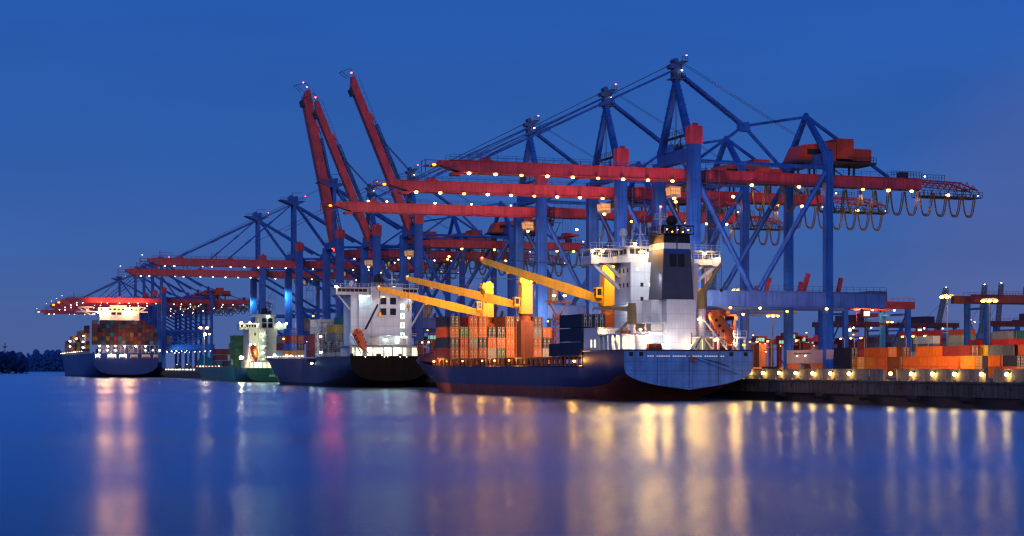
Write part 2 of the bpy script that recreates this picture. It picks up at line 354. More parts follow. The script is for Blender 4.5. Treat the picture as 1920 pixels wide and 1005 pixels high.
for i, px in enumerate(wall_px):
    o = l0 if i == 0 else copy_one(l0)
    o.location = (1.98, at_x(px, 1.7), 5.05)
    tag(o, '%s glowing lamp from the blue ship along the flood wall' % ORD[i], 'lamp', 'lamps along the flood wall')
far_l = MB(); far_l.ball((0,0,0), .28, 0, 8, 5)
fl0 = far_l.build('quay_lamp', LAMP['small'])
for i in range(12):
    o = fl0 if i == 0 else copy_one(fl0)
    o.location = (1.6, 806 + i*10.7 + (i % 3)*1.5, 5.1)
    tag(o, '%s small white lamp on the far quay edge, counted from the green ship' % ORD[i], 'lamp', 'lamps on the far quay edge')
# far wooded shore
hl = MB(); n = 60
vs = []; fs = []
for i in range(n+1):
    px = -300 + i*8.5; Yd = 3300
    a = math.atan((px-960)/FPX) + YAW
    x = CAMX + math.sin(a)*Yd; yv = CAMY + math.cos(a)*Yd
    h = 31 + 5*math.sin(i*.7) + 4*math.sin(i*1.9+1) + rnd.uniform(-2,2)
    vs += [(x,yv,-1),(x,yv,h),(x+math.sin(a)*500,yv+math.cos(a)*500,h-6)]
for i in range(n):
    o = i*3; fs += [(o,o+3,o+4,o+1),(o+1,o+4,o+5,o+2)]
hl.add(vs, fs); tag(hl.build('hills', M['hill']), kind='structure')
tw = MB()
for i in range(5000):
    px = -60 + rnd.random()*112; Yd = 2150 + rnd.uniform(-60,60)
    prof = 21 + 3*math.sin(px*.11) + 3*math.sin(px*.29+1)
    if px > 44: prof *= max(.35, 1-(px-44)/26)
    a = math.atan((px-960)/FPX) + YAW
    c = Vector((CAMX+math.sin(a)*Yd, CAMY+math.cos(a)*Yd, rnd.random()**.6*prof)); s_ = rnd.uniform(1.2,2.6)
    t = rnd.uniform(0,6.28); d1 = Vector((math.cos(t),math.sin(t),rnd.uniform(-.4,.4)))*s_; d2 = Vector((-math.sin(t)*.6,math.cos(t)*.6,1))*s_*.7
    tw.add([c-d1-d2*.6, c+d1-d2*.3, c+d1*.7+d2, c-d1*.5+d2*.8], [(0,1,2,3)])
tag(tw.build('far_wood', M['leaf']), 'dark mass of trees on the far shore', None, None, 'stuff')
tb = MB()
for i in range(2200):
    px = 52 + rnd.random()*80; Yd = 3050 + rnd.uniform(-60,60)
    a = math.atan((px-960)/FPX) + YAW
    c = Vector((CAMX+math.sin(a)*Yd, CAMY+math.cos(a)*Yd, 2 + rnd.random()*(29+5*math.sin(px*.3)))); s_ = rnd.uniform(2,4)
    t = rnd.uniform(0,6.28); d1 = Vector((math.cos(t),math.sin(t),rnd.uniform(-.4,.4)))*s_; d2 = Vector((0,0,1))*s_*.7
    tb.add([c-d1-d2*.6, c+d1-d2*.3, c+d1*.7+d2, c-d1*.5+d2*.8], [(0,1,2,3)])
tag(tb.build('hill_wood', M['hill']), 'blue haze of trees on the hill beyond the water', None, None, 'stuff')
a = math.atan((9-960)/FPX)+YAW; tx, ty = CAMX+math.sin(a)*2300, CAMY+math.cos(a)*2300
tt = thing('water_tower', (tx,ty,0), 'slender pale tower rising above the dark wood on the far shore', 'tower')
b_ = MB(); b_.tube([(0,0,0),(0,0,38)], [1.3,.9], 8); b_.build('shaft', M['steel'], tt)
b_ = MB(); b_.tube([(0,0,32),(0,0,33.2),(0,0,33.6)], [1,3.6,3.6], 10); b_.build('platform', M['distant'], tt)
# ------------------------------------------------------------------ ship-to-shore gantry cranes
# local frame: x landward from the waterside legs, y along the quay (0 = near frame), z above the quay
def crane_base(name, P):
    t = thing(name, (0,0,0), None, 'crane')
    Wd, G, LT = P['W'], 32.0, P['legtop']; B, B2 = M['blue'], M['bluesteel']; t2 = P['type'] == 2
    lw = P['lw']
    for x in (0, G):
        for y in (0, Wd):
            top = LT if x == 0 else P['lstop']
            if x == 0 and y > 0: top -= 2.2
            wx = lw if x == 0 else 1.75; wy = lw*.8 if x == 0 else 1.5
            b = MB(); b.box((x-wx/2, y-wy/2, 1.5),(x+wx/2, y+wy/2, top))
            for zz in (10, 24.5, 33, 41): b.box((x-wx/2-.05, y-wy/2-.05, zz),(x+wx/2+.05, y+wy/2+.05, zz+.16))
            b.build('leg', B, t)
            if x == 0 and y == 0:
                b = MB(); z1 = LT + P['boxh']
                b.box((x-wx/2-.15, y-wy/2-.15, LT+.02),(x+wx/2+.35, y+wy/2+.15, z1)); b.box((x-.1, y-.4, z1),(x+.9, y+.4, z1+.7))
                for k in range(1, 5): b.box((x-wx/2-.2, y-wy/2-.15+k*.45, LT+.3),(x-wx/2-.14, y-wy/2-.07+k*.45, z1-.2))
                b.build('counterweight_box', M['red'], t)
    # portal beams, one per frame, reaching past the landside legs
    for y in (0, Wd):
        b = MB(); x1 = 46 if not t2 else 34
        zt, zb = P['portal']
        b.box((lw/2+.02, y-.62, zb),(x1, y+.62, zt)); b.box((lw/2+.02, y-.95, zt),(x1, y+.95, zt+.12)); b.box((lw/2+.02,y-.95,zb-.12),(x1,y+.95,zb))
        for k in range(1, 12): b.box((k*x1/12, y-.68, zb),(k*x1/12+.12, y-.61, zt))
        p = b.build('portal_beam', M['portal'] if not t2 else B, t)
        r = MB(); r.rail((lw/2, y-.9, zt+.12),(x1, y-.9, zt+.12), 1.1, 1.6, .07); r.build('railing', B2, p)
        for lx in (8, 15, 31): lamp(p, (lx, y-1.2, zb-.35), 'sodium' if not t2 else 'small', .32 if not t2 else .25)
        if not t2:
            c = MB(); c.beam((26,y,zt+.1),(27.2,y,zt+4),.9,.7); c.build('cable_guide', M['redsteel'], p)
            c = MB(); c.beam((34.5,y,zt+.1),(35.2,y,zt+3.2),.8,.7); c.build('cable_guide', M['redsteel'], p)
    # upper and lower cross beams along the quay
    zc = LT-3.0
    b = MB(); b.box((-.95, lw*.4+.02, zc-.2),(.95, Wd-lw*.4-.02, zc+2.4)); b.box((-1.1,lw*.4+.02,zc+2.4),(1.1,Wd-lw*.4-.02,zc+2.5))
    cb = b.build('cross_beam', B, t)
    r = MB(); r.rail((-1, 1.2, zc+2.5),(-1, Wd-1.2, zc+2.5), 1.1, 2, .07); r.build('railing', B2, cb)
    b = MB(); b.box((G-.8, .8, P['lstop']-2.6),(G+.8, Wd-.8, P['lstop']-.3)); b.build('cross_beam', B, t)
    for x in (0, G):
        b = MB(); b.hexa([(x-.85,-.6,3.2),(x+.85,-.6,3.2),(x+.85,Wd+.6,3.2),(x-.85,Wd+.6,3.2)], [(x-.85,-1.1,6.2),(x+.85,-1.1,6.2),(x+.85,Wd+1.1,6.2),(x-.85,Wd+1.1,6.2)])
        for yy in (2.6, 6.0, Wd-6.0, Wd-2.6): b.hexa([(x-.4,yy-.2,1.6),(x+.4,yy-.2,1.6),(x+.4,yy+.2,1.6),(x-.4,yy+.2,1.6)], [(x-.6,yy-.9,3.2),(x+.6,yy-.9,3.2),(x+.6,yy+.9,3.2),(x-.6,yy+.9,3.2)])
        s = b.build('sill_beam', M['sill'] if x else B, t)
        if x:
            b = MB(); q = random.Random(3)
            y0 = 6.0
            while y0 < 13.5:      # the unreadable maker's name: small dark strokes
                wv = q.uniform(.15,.5); b.box((x-.88, y0, 5.25+q.uniform(0,.1)),(x-.852, y0+wv, 5.5+q.uniform(0,.12))); y0 += wv + q.uniform(.06,.22)
            b.build('lettering', M['ink'], s)
            for yy in (8.4, 12.2): lamp(s, (x-1.0, yy, 5.0), 'small', .14)
        for yy in (1.1, 4.3, Wd-4.3, Wd-1.1):
            b = MB(); b.box((x-.7, yy-1.35, .55),(x+.7, yy+1.35, 2.9)); b.hexa([(x-.6,yy-1.3,2.9),(x+.6,yy-1.3,2.9),(x+.6,yy+1.3,2.9),(x-.6,yy+1.3,2.9)], [(x-.6,yy-.6,3.4),(x+.6,yy-.6,3.4),(x+.6,yy+.6,3.4),(x-.6,yy+.6,3.4)])
            g = b.build('bogie', M['bogie'], t)
            for k in (-.7, .7):
                c = MB(); c.disc((x, yy+k, .38), .38, 'x', .3, n=12); c.build('wheel', M['dark'], g)
    # bracing of both frames
    for y in (0, Wd):
        if not t2:
            for p, q in (((.6,y,P['boomz']-1.5),(13.6,y,P['portal'][0]+.2)), ((G-.5,y,P['lstop']-4.5),(15.2,y,P['portal'][0]+.2))):
                b = MB(); b.tube([p,q], .62, 8); b.build('diagonal_brace', B, t)
            b = MB(); b.tube([(1,y,LT-3.4),(G-.5,y,P['lstop']-3.6)], .42, 8); b.build('tie_pipe', B, t)
        else:
            zm = 27.3
            for p, q in (((.8,y,P['boomz']-1.8),(G-.6,y,zm+.9)), ((.8,y,zm-.8),(15.2,y,P['portal'][0]+.2)), ((G-.6,y,zm-.8),(16.8,y,P['portal'][0]+.2))):
                b = MB(); b.tube([p,q], .55, 8); b.build('diagonal_brace', B, t)
            b = MB(); b.box((1.05,y-.45,zm-.5),(G-.9,y+.45,zm+.5)); tp = b.build('tie_pipe', B, t)
            b = MB(); b.tube([(1,y,LT-3.4),(G-.5,y,P['lstop']-2)], .42, 8); b.build('tie_pipe', B, t)
    # apex tower
    ym = Wd/2; za = P['apex']
    if not t2:
        b = MB(); b.beam((0,ym-.4,za-3.6),(0,Wd-1.0,zc+2.4),1.0,1.25,w2=1.25,h2=1.7)
        for k in range(9): 
            f = k/9+.05; c = Vector((0,ym-.4,za-3.6)).lerp(Vector((0,Wd-1,zc+2.4)),f); b.box((c.x-.75,c.y-.8,c.z),(c.x+.75,c.y+.8,c.z+.12))
        b.build('tower_leg', B, t)
        b = MB(); b.beam((0,ym+.4,za-3.6),(0,1.0,zc+2.4),1.0,1.25,w2=1.25,h2=1.7)
        for k in range(14):
            f = k/14+.03; c = Vector((0,ym+.4,za-3.6)).lerp(Vector((0,1,zc+2.4)),f); b.box((c.x-.75,c.y-.8,c.z),(c.x+.75,c.y+.8,c.z+.1))
        b.build('tower_leg', B, t)
        b = MB(); b.box((-1.5,ym-1.5,za-3.9),(1.6,ym+1.5,za-3.7)); b.hexa([(-.9,ym-1,za-3.7),(.8,ym-1,za-3.7),(.8,ym+1,za-3.7),(-.9,ym+1,za-3.7)], [(-.8,ym-.8,za-.4),(1.3,ym-.8,za+.1),(1.3,ym+.8,za+.1),(-.8,ym+.8,za-.4)])
        for sx, sz in ((-1.2,-1.1),(1.0,-.4),(-.4,.1)): b.disc((sx,ym,za+sz), .55, 'y', 2.2, n=14)
        h = b.build('sheave_head', M['bluesteel'], t)
        r = MB(); r.rail((-1.5,ym-1.5,za-3.7),(1.6,ym-1.5,za-3.7),1,.8,.08); r.rail((1.6,ym-1.5,za-3.7),(1.6,ym+1.5,za-3.7),1,.8,.08); r.rail((1.0,ym-1.1,za+.1),(2.3,ym-1.1,za+.1),1,.6,.08); r.box((.8,ym-1.2,za-.02),(2.4,ym+1.2,za+.1)); r.build('railing', M['dark'], h)
        lamp(h, (2.1,ym-.9,za+1.4), 'beacon', .17, 'beacon'); lamp(h, (.7,ym-1.6,za-2.0), 'small', .22)
        if P.get('towerlamps'): lamp(h, (-1.2,ym-1.7,za-3.0), 'warm', .3)
        b = MB(); b.box((-.8,3.2,zc+5.5),(.8,Wd-4,zc+5.6)); b.rail((-.8,3.2,zc+5.6),(-.8,Wd-4,zc+5.6),1.1,1.2,.08)
        for q in ((-.7,5,zc+2.5),(.7,5,zc+2.5),(-.7,8,zc+2.5),(.7,8,zc+2.5)): b.beam(q,(q[0],q[1],zc+5.5),.14)
        b.beam((-.7,4,zc+5.5),(-.7,8,zc+2.6),.1); b.beam((-.7,11,zc+5.5),(-.7,8,zc+2.6),.1)
        for k in range(7): b.box((-.5,4.5+k*.6,zc+2.5),(-.2,4.8+k*.6,zc+3.2+.4*(k%3)))
        b.build('service_platform', M['dark'], t)
        # thin hoist ropes in the tower
        b = MB(); b.tube([(0,ym-.3,za-3.8),(0,ym-.3,zc+5)], .05, 4); b.tube([(0,ym+.3,za-3.8),(0,ym+.3,zc+5)], .05, 4); b.build('rope', M['wire'], t)
    else:
        for yy in (ym-2.4, ym+2.4):
            b = MB(); b.box((-.7,yy-.55,zc+2.4),(.7,yy+.55,za-2.2)); b.build('tower_leg', B, t)
        b = MB(); k = 0; z = zc+3.5
        while z < za-3:
            b.beam((0,ym-1.9,z),(0,ym+1.9,z),.22); b.beam((0,ym-1.9 if k%2 else ym+1.9,z),(0,ym+1.9 if k%2 else ym-1.9,z+2.2),.18); z += 2.2; k += 1
        b.build('tower_lattice', M['bluesteel'], t)
        b = MB(); b.hexa([(-1.6,ym-3,za-2.2),(1.6,ym-3,za-2.2),(1.6,ym+3,za-2.2),(-1.6,ym+3,za-2.2)], [(-6.6,ym-3.2,za-.2),(4.8,ym-3.2,za-.6),(4.8,ym+3.2,za-.6),(-6.6,ym+3.2,za-.2)])
        b.box((-2.4,ym-1.5,za-.2),(1.5,ym+1.5,za+1.4)); b.disc((-1.2,ym,za+1.2),.9,'y',2.4,n=14); b.disc((1.0,ym,za+.9),.8,'y',2.4,n=14)
        h = b.build('sheave_head', M['blue'], t)
        r = MB(); r.rail((-6.4,ym-3.2,za-.2),(4.7,ym-3.2,za-.5),1.1,1.3,.1); r.beam((-.5,ym,za+1.4),(-.5,ym,za+3.2),.18); r.beam((-.5,ym,za+3.2),(3.6,ym,za+3.2),.18); r.build('railing', M['bluesteel'], h)
        lamp(h, (4.6,ym-2.6,za+1.6), 'beacon', .26, 'beacon')
    # landside A-frame
    lt = P['lstop']; lz = P['lsapex']
    for yy in (.3, Wd-.3):
        b = MB(); b.beam((G-.2,yy,lt-.4),(G-.5,ym,lz-.2),1.1,1.3,w2=.9,h2=1.0); b.build('frame_leg', B, t)
    b = MB(); b.hexa([(G-1.2,ym-.8,lz-1.2),(G+.3,ym-.8,lz-1.2),(G+.3,ym+.8,lz-1.2),(G-1.2,ym+.8,lz-1.2)], [(G-.8,ym-.3,lz+.5),(G-.1,ym-.3,lz+.5),(G-.1,ym+.3,lz+.5),(G-.8,ym+.3,lz+.5)]); b.build('frame_head', B, t)
    # rear girder and its tail truss
    bz, bd = P['boomz'], P['depth']; hw = P['bw']/2
    b = MB(); x0 = 6.2; b.box((x0,ym-hw,bz-bd/2),(60,ym+hw,bz+bd/2)); b.box((x0,ym-hw-.25,bz+bd/2),(60,ym+hw+.25,bz+bd/2+.1)); b.box((x0,ym-hw-.3,bz-bd/2-.14),(60,ym+hw+.3,bz-bd/2)); 
    g = b.build('rear_girder', M['red'], t)
    r = MB(); r.rail((x0,ym-hw-.25,bz+bd/2+.1),(58,ym-hw-.25,bz+bd/2+.1),1.1,2.2,.07); r.build('railing', B2, g)
    r = MB(); r.box((x0,ym-hw-.7,bz-bd/2-.5),(59,ym-hw-.45,bz-bd/2-.2)); 
    for k in range(22): r.box((x0+k*2.4,ym-hw-.72,bz-bd/2-.6),(x0+.25+k*2.4,ym-hw-.1,bz-bd/2-.15))
    r.build('cable_track', M['dark'], g)
    for lx in P['rearlamps']: lamp(g, (lx,ym-hw-.9,bz-bd/2-.55), P['lamp'], P['lr'])
    b = MB(); zt, zb = bz+.9, bz-1.4
    for yy in (ym-1.6, ym+1.6):
        b.beam((60,yy,zt),(70,yy,zt-.3),.32,m=0); b.beam((70,yy,zt-.3),(74.8,yy,bz-1.0),.3,m=0); b.beam((60,yy,bz-.1),(74.6,yy,bz-.9),.22,m=0)
        for k in range(9): b.beam((60+k*1.6,yy,bz-.1-k*.075),(60.8+k*1.6,yy,zt-.05 if k < 8 else zt-.8),.13,m=0); b.beam((60.8+k*1.6,yy,zt-.05 if k < 8 else zt-.8),(61.6+k*1.6,yy,bz-.2-k*.075),.13,m=0)
    q = b.build('tail_truss', M['redsteel'], t)
    r = MB(); r.box((60,ym-2.4,bz-2.8),(75.6,ym+2.4,bz-2.65))
    for yy in (ym-2.4, ym+2.4):
        r.rail((60,yy,bz-2.65),(75.6,yy,bz-2.65),1.2,1.1,.09)
        for k in range(8): r.beam((60.5+k*2.1,yy,bz-2.65),(60.5+k*2.1,yy*.3+ym*.7,bz-.6),.1)
    r.rail((52,ym-hw-.4,bz+bd/2+.1),(60,ym-hw-.4,bz+bd/2+.1),1.4,.7,.09); r.rail((60,ym-1.7,zt),(66,ym-1.7,zt),1.3,.7,.09); r.box((55,ym-.8,bz+bd/2+.1),(57,ym+.8,bz+bd/2+1.5))
    r.build('walkway', M['dark'], q)
    lamp(q, (66.5,ym-2.3,bz-2.3), P['lamp'], P['lr']*1.1); lamp(q, (60.8,ym-1.8,zt+.9), 'small', .2); lamp(q, (74.5,ym-2.3,bz-2.2), 'small', .16)
    # festoon cable loops
    zt = bz-bd/2-.75; k = 0
    x = P.get('loop0', 17.0)
    while x < 71.5:
        dx = 3.75 if not 28 < x < 31 else 2.2; dp = P['drop'] * (1 if dx > 3 else .5)
        b = MB(); b.tube([(x+.1+(dx-.2)*i/12, ym-hw-.8, zt-dp*(1-(abs(i-6)/6)**3.3)-.001*i) for i in range(13)], .17, 6)
        b.tube([(x+.45+(dx-.9)*i/12, ym-hw-.55, zt-dp*.94*(1-(abs(i-6)/6)**3.3)) for i in range(13)], .13, 5)
        b.build('cable_loop', M['cable'], t); x += dx; k += 1
    # machinery house on the girder above the landside legs
    zf = bz+bd/2+2.9
    b = MB()
    b.box((27,ym-4,zf-.5),(47,ym+4,zf-.02)); 
    for sx in (29,33,38,43): 
        for sy in (-1.1,1.1): b.beam((sx,ym+sy,bz+bd/2+.1),(sx,ym+sy,zf-.5),.35)
    b.beam((40,ym-1.2,bz+bd/2+.1),(36,ym-1.2,zf-.4),.2)
    b.build('house_platform', M['dark'], t)
    b = MB(); b.hexa([(27.5,ym-3.4,zf),(37.2,ym-3.4,zf),(37.2,ym+3.4,zf),(27.5,ym+3.4,zf)], [(29.2,ym-3.4,zf+3.4),(37.2,ym-3.4,zf+4.2),(37.2,ym+3.4,zf+4.2),(29.2,ym+3.4,zf+3.4)])
    b.box((37.25,ym-3.6,zf+.6),(41.5,ym+3.6,zf+5.1)); b.box((41.55,ym-3.2,zf+.3),(46.2,ym+3.2,zf+3.0))
    mh = b.build('machinery_house', M['redhouse'], t)
    b = MB(); b.box((30,ym-3.46,zf+1.3),(36,ym-3.405,zf+2.5))
    for k in range(9): b.box((30.3+k*.62,ym-3.5,zf+1.35),(30.4+k*.62,ym-3.45,zf+2.45))
    b.build('louvre', M['black'], mh)
    r = MB(); r.rail((46.4,ym-3.8,zf),(46.4,ym+3.8,zf),1.1,1.2,.08); r.rail((40,ym-3.9,zf),(47,ym-3.9,zf),1.1,1.5,.08); r.build('railing', M['dark'], mh)
    # trolley with operator cab and spreader
    tx = P['trolley']; b = MB(); zt = bz-bd/2-.3
    b.box((tx-2.6,ym-2.4,zt-1.0),(tx+2.6,ym+2.4,zt-.45)); b.box((tx-1.8,ym-2.0,zt-.45),(tx+1.8,ym+2.0,zt-.2)); b.rail((tx-2.6,ym-2.4,zt-.45),(tx+2.6,ym-2.4,zt-.45),1,1,.08)
    b.box((tx+1.2,ym-2.3,zt-2.2),(tx+2.4,ym-.6,zt-1.0)); b.box((tx-2.3,ym+.6,zt-1.9),(tx-1.2,ym+2.2,zt-1.0))
    tr = b.build('trolley', M['dark'], t)
    b = MB(); b.hexa([(tx-5.2,ym-1.1,zt-3.3),(tx-2.9,ym-1.1,zt-3.3),(tx-2.9,ym+1.1,zt-3.3),(tx-5.2,ym+1.1,zt-3.3)], [(tx-5.6,ym-1.1,zt-1.0),(tx-2.9,ym-1.1,zt-1.0),(tx-2.9,ym+1.1,zt-1.0),(tx-5.6,ym+1.1,zt-1.0)], 0)
    b.box((tx-5.2,ym-1.14,zt-2.7),(tx-3.2,ym-1.105,zt-1.3), 1); b.hexa([(tx-5.42,ym-.9,zt-2.9),(tx-5.28,ym-.9,zt-2.9),(tx-5.28,ym+.9,zt-2.9),(tx-5.42,ym+.9,zt-2.9)], [(tx-5.66,ym-.9,zt-1.3),(tx-5.55,ym-.9,zt-1.3),(tx-5.55,ym+.9,zt-1.3),(tx-5.66,ym+.9,zt-1.3)], 1)
    for k in range(5): b.box((tx-5.1+k*.4,ym-1.18,zt-2.75),(tx-4.98+k*.4,ym-1.1,zt-1.25), 0)
    b.box((tx-5.3,ym-1.19,zt-2.1),(tx-3.1,ym-1.1,zt-1.95), 0)
    b.build('operator_cab', [M['steel'], M['cabyellow']], tr)
    lamp(tr, (tx-4.6,ym-1.3,zt-3.6), P['lamp'], P['lr']); lamp(tr, (tx-1.5,ym-2.4,zt-1.4), P['lamp'], P['lr']*.9); lamp(tr, (tx+9,ym-2.2,zt-2.9), P['lamp'] if not t2 else 'white', P['lr']*.9)
    b = MB(); sx = tx + 7; b.box((sx-1.3,ym-6,zt-5.0),(sx+1.3,ym+6,zt-4.5)); b.box((sx-1.1,ym-1.6,zt-4.5),(sx+1.1,ym+1.6,zt-3.8))
    for k in (-1,1):
        for j in (-1,1): b.tube([(sx+k*.8,ym+j*1.2,zt-3.8),(sx+k*.8,ym+j*1.2,zt-.6)],.05,4)
    b.build('spreader', M['redsteel'], tr)
    # cable reel and stair tower
    b = MB(); rz = P['portal'][0] + 3.0; b.disc((2.6,3.4,rz), 3.3, 'y', .35, n=36); b.disc((2.6,3.4,rz), .9, 'y', .8, n=16); b.build('cable_reel', M['beige'], t)
    b = MB(); st = P['portal'][0]
    for k in range(6):
        z0 = st + k*4.4; b.beam((3.6,.9,z0),(5.6,.9,z0+4.4) if k%2 == 0 else (3.6,.9,z0+.01),.2); b.box((3.2,.5,z0),(6.2,1.7,z0+.1)); b.rail((3.2,.5,z0+.1),(6.2,.5,z0+.1),1,1,.06)
    for xx in (3.2,6.2): b.beam((xx,.5,st),(xx,.5,st+26),.12)
    b.build('stair_tower', M['bluesteel'], t)
    return t

def boom_lowered(t, P):
    Wd = P['W']; ym = Wd/2; bz, bd, hw, tip = P['boomz'], P['depth'], P['bw']/2, P['tip']
    b = MB()
    b.box((tip+4.5,ym-hw,bz-bd/2),(1.6,ym+hw,bz+bd/2))
    b.hexa([(tip,ym-hw*.9,bz+bd*.05),(tip+4.5,ym-hw,bz-bd/2),(tip+4.5,ym+hw,bz-bd/2),(tip,ym+hw*.9,bz+bd*.05)], [(tip,ym-hw*.9,bz+bd*.45),(tip+4.5,ym-hw,bz+bd/2),(tip+4.5,ym+hw,bz+bd/2),(tip,ym+hw*.9,bz+bd*.45)])
    b.box((tip+4,ym-hw-.3,bz-bd/2-.15),(1.6,ym+hw+.3,bz-bd/2)); b.box((tip+2,ym-hw-.22,bz+bd/2),(1.6,ym+hw+.22,bz+bd/2+.08)); b.box((tip+2.6,ym-hw*.8,bz-bd/2-.7),(tip+4.6,ym+hw*.8,bz-bd/2-.15))
    for sx in P['stays']: b.hexa([(sx-1.4,ym-hw-.1,bz+bd/2+.08),(sx+1.4,ym-hw-.1,bz+bd/2+.08),(sx+1.4,ym+hw+.1,bz+bd/2+.08),(sx-1.4,ym+hw+.1,bz+bd/2+.08)], [(sx-.4,ym-hw,bz+bd/2+1.0),(sx+.4,ym-hw,bz+bd/2+1.0),(sx+.4,ym+hw,bz+bd/2+1.0),(sx-.4,ym+hw,bz+bd/2+1.0)])
    bo = b.build('boom', M['red'], t)
    r = MB(); r.rail((tip+2,ym-hw-.22,bz+bd/2+.08),(0,ym-hw-.22,bz+bd/2+.08),1.1,2.0,.07); r.rail((tip+2,ym+hw+.2,bz+bd/2+.08),(0,ym+hw+.2,bz+bd/2+.08),1.1,4,.07)
    r.build('railing', M['bluesteel'], bo)
    r = MB(); r.beam((tip-3.2,ym-hw,bz+bd*.42),(tip,ym-hw,bz+bd*.42),.14); r.beam((tip-3.2,ym-hw,bz+bd*.42),(tip-3.2,ym-hw,bz-bd*.55),.16); r.beam((tip-3.2,ym+hw,bz+bd*.42),(tip-3.2,ym+hw,bz-bd*.55),.16); r.beam((tip-3.2,ym-hw,bz+bd*.42),(tip-3.2,ym+hw,bz+bd*.42),.14); r.box((tip-3.0,ym-hw,bz-.1),(tip,ym+hw,bz+.02)); r.beam((tip-2.6,ym-hw,bz-bd*.7),(tip+3,ym-hw,bz),.12)
    r.build('tip_frame', M['redsteel'], bo)
    if P['type'] == 2:
        for xp, hp_ in ((5,3.2),(27,2.6),(29,3.0)):
            r = MB(); r.beam((tip+xp,ym-hw,bz+bd/2),(tip+xp,ym-hw,bz+bd/2+hp_),.25)
            if xp == 5: r.beam((tip+5,ym-hw,bz+bd/2+2.4),(tip+11,ym-hw,bz+bd/2+2.2),.18)
            r.build('signal_post', M['redsteel'], bo)
    if P['tiplamp']: lamp(bo, (tip-1.4,ym-hw-.2,bz+.1), P['tiplamp'], P.get('tr', .42))
    if P['type'] == 2: lamp(bo, (tip-2.4,ym-hw,bz+bd*.9), 'small', .25)
    for lx in P['lamps']:
        if P.get('toplamps'): lamp(bo, (lx,ym-hw-.4,bz+bd/2+.4), P['lamp'], P['lr'])
        else: lamp(bo, (lx,ym-hw-.55,bz-bd/2-.3), P['lamp'], P['lr'])
    # hinge between boom and rear girder
    b = MB(); b.box((1.65,ym-hw*.8,bz-bd*.45),(6.15,ym+hw*.8,bz+bd*.42)); b.hexa([(2.2,ym-hw-.2,bz+bd*.42),(5.2,ym-hw-.2,bz+bd*.42),(5.2,ym+hw+.2,bz+bd*.42),(2.2,ym+hw+.2,bz+bd*.42)], [(3.4,ym-hw,bz+bd*.42+1.7),(4.2,ym-hw,bz+bd*.42+1.7),(4.2,ym+hw,bz+bd*.42+1.7),(3.4,ym+hw,bz+bd*.42+1.7)])
    b.disc((3.8,ym,bz+.5),.7,'y',hw*2+.9,n=14); b.build('boom_hinge', M['red'], bo)
    r = MB()
    for zz in (-1.2,-.3,.6,1.4): r.beam((1.7,ym-hw-.7,bz+zz),(6.4,ym-hw-.7,bz+zz),.1)
    for xx in (1.8,3.3,4.8,6.3): r.beam((xx,ym-hw-.7,bz-1.4),(xx,ym-hw-.7,bz+1.6),.1)
    r.build('hinge_platform', M['dark'], bo)
    za = P['apex']-1.2
    for sx in P['stays']:
        for k in (-1,1):
            b = MB(); p = Vector((-.8,ym+k*.7,za-.8)); q = Vector((sx,ym+k*(hw+.1),bz+bd/2+.8)); b.beam(p,q,.34,.42)
            for f in (.36,.70): c = p.lerp(q,f); d = (q-p).normalized(); b.beam(c-d*1.3,c+d*1.3,.55,.75)
            b.build('forestay', M['blue'], t)
    b = MB(); 
    for k in (-.5,.5): b.tube([(-1,ym+k,P['apex']-.6),(min(P['stays'])+1,ym+k,bz+bd/2+1.6)],.07,4)
    b.build('rope', M['wire'], t)
    if P['type'] == 2:
        pass
def backstays(t, P):
    Wd = P['W']; ym = Wd/2; bz, bd = P['boomz'], P['depth']; za = P['apex']-2.2; lz = P['lsapex']
    if P['type'] == 1:
        node = Vector((16.2,ym,bz+bd/2+10.2))
        def arm(p, q, wd=.42):
            b = MB(); b.beam(p,q,wd,wd*1.15); b.build('backstay', M['blue'], t)
        for k in (-.6,.6): arm((1.0,ym+k,za-.6), node+Vector((0,k,0)), .5)
        arm(node,(31.4,ym,lz-.4),.5); arm(node,(3.8,ym,bz+bd/2+1.5),.5); arm(node,(26.5,ym,bz+bd/2+.4),.55)
        b = MB(); b.hexa([(15.0,ym-.7,node.z-1.2),(17.6,ym-.7,node.z-1.2),(17.6,ym+.7,node.z-1.2),(15.0,ym+.7,node.z-1.2)], [(14.8,ym-.7,node.z+.6),(17.2,ym-.7,node.z+.9),(17.2,ym+.7,node.z+.9),(14.8,ym+.7,node.z+.6)]); b.build('stay_node', M['blue'], t)
        arm((31.8,ym,lz-.3),(52.5,ym,bz+bd/2+.2),.55)
        b = MB()
        for k in (-.5,.5): b.tube([(1.4,ym+k,P['apex']-.2),(29.5,ym+k,bz+bd/2+8.5)],.05,4)
        b.build('rope', M['wire'], t)
    else:
        for k in (-1.8,1.8):
            for q in ((30.5,ym+k*.6,lz-.5),(27,ym+k*.6,lz+.3),(19,ym+k*.6,bz+bd/2+.2)):
                b = MB(); b.beam((1.2,ym+k,za-.3),q,.55,.62); b.build('backstay', M['blue'], t)
        b = MB(); b.beam((31.8,ym,lz-.3),(54,ym,bz+bd/2+.2),.5); b.build('backstay', M['blue'], t)
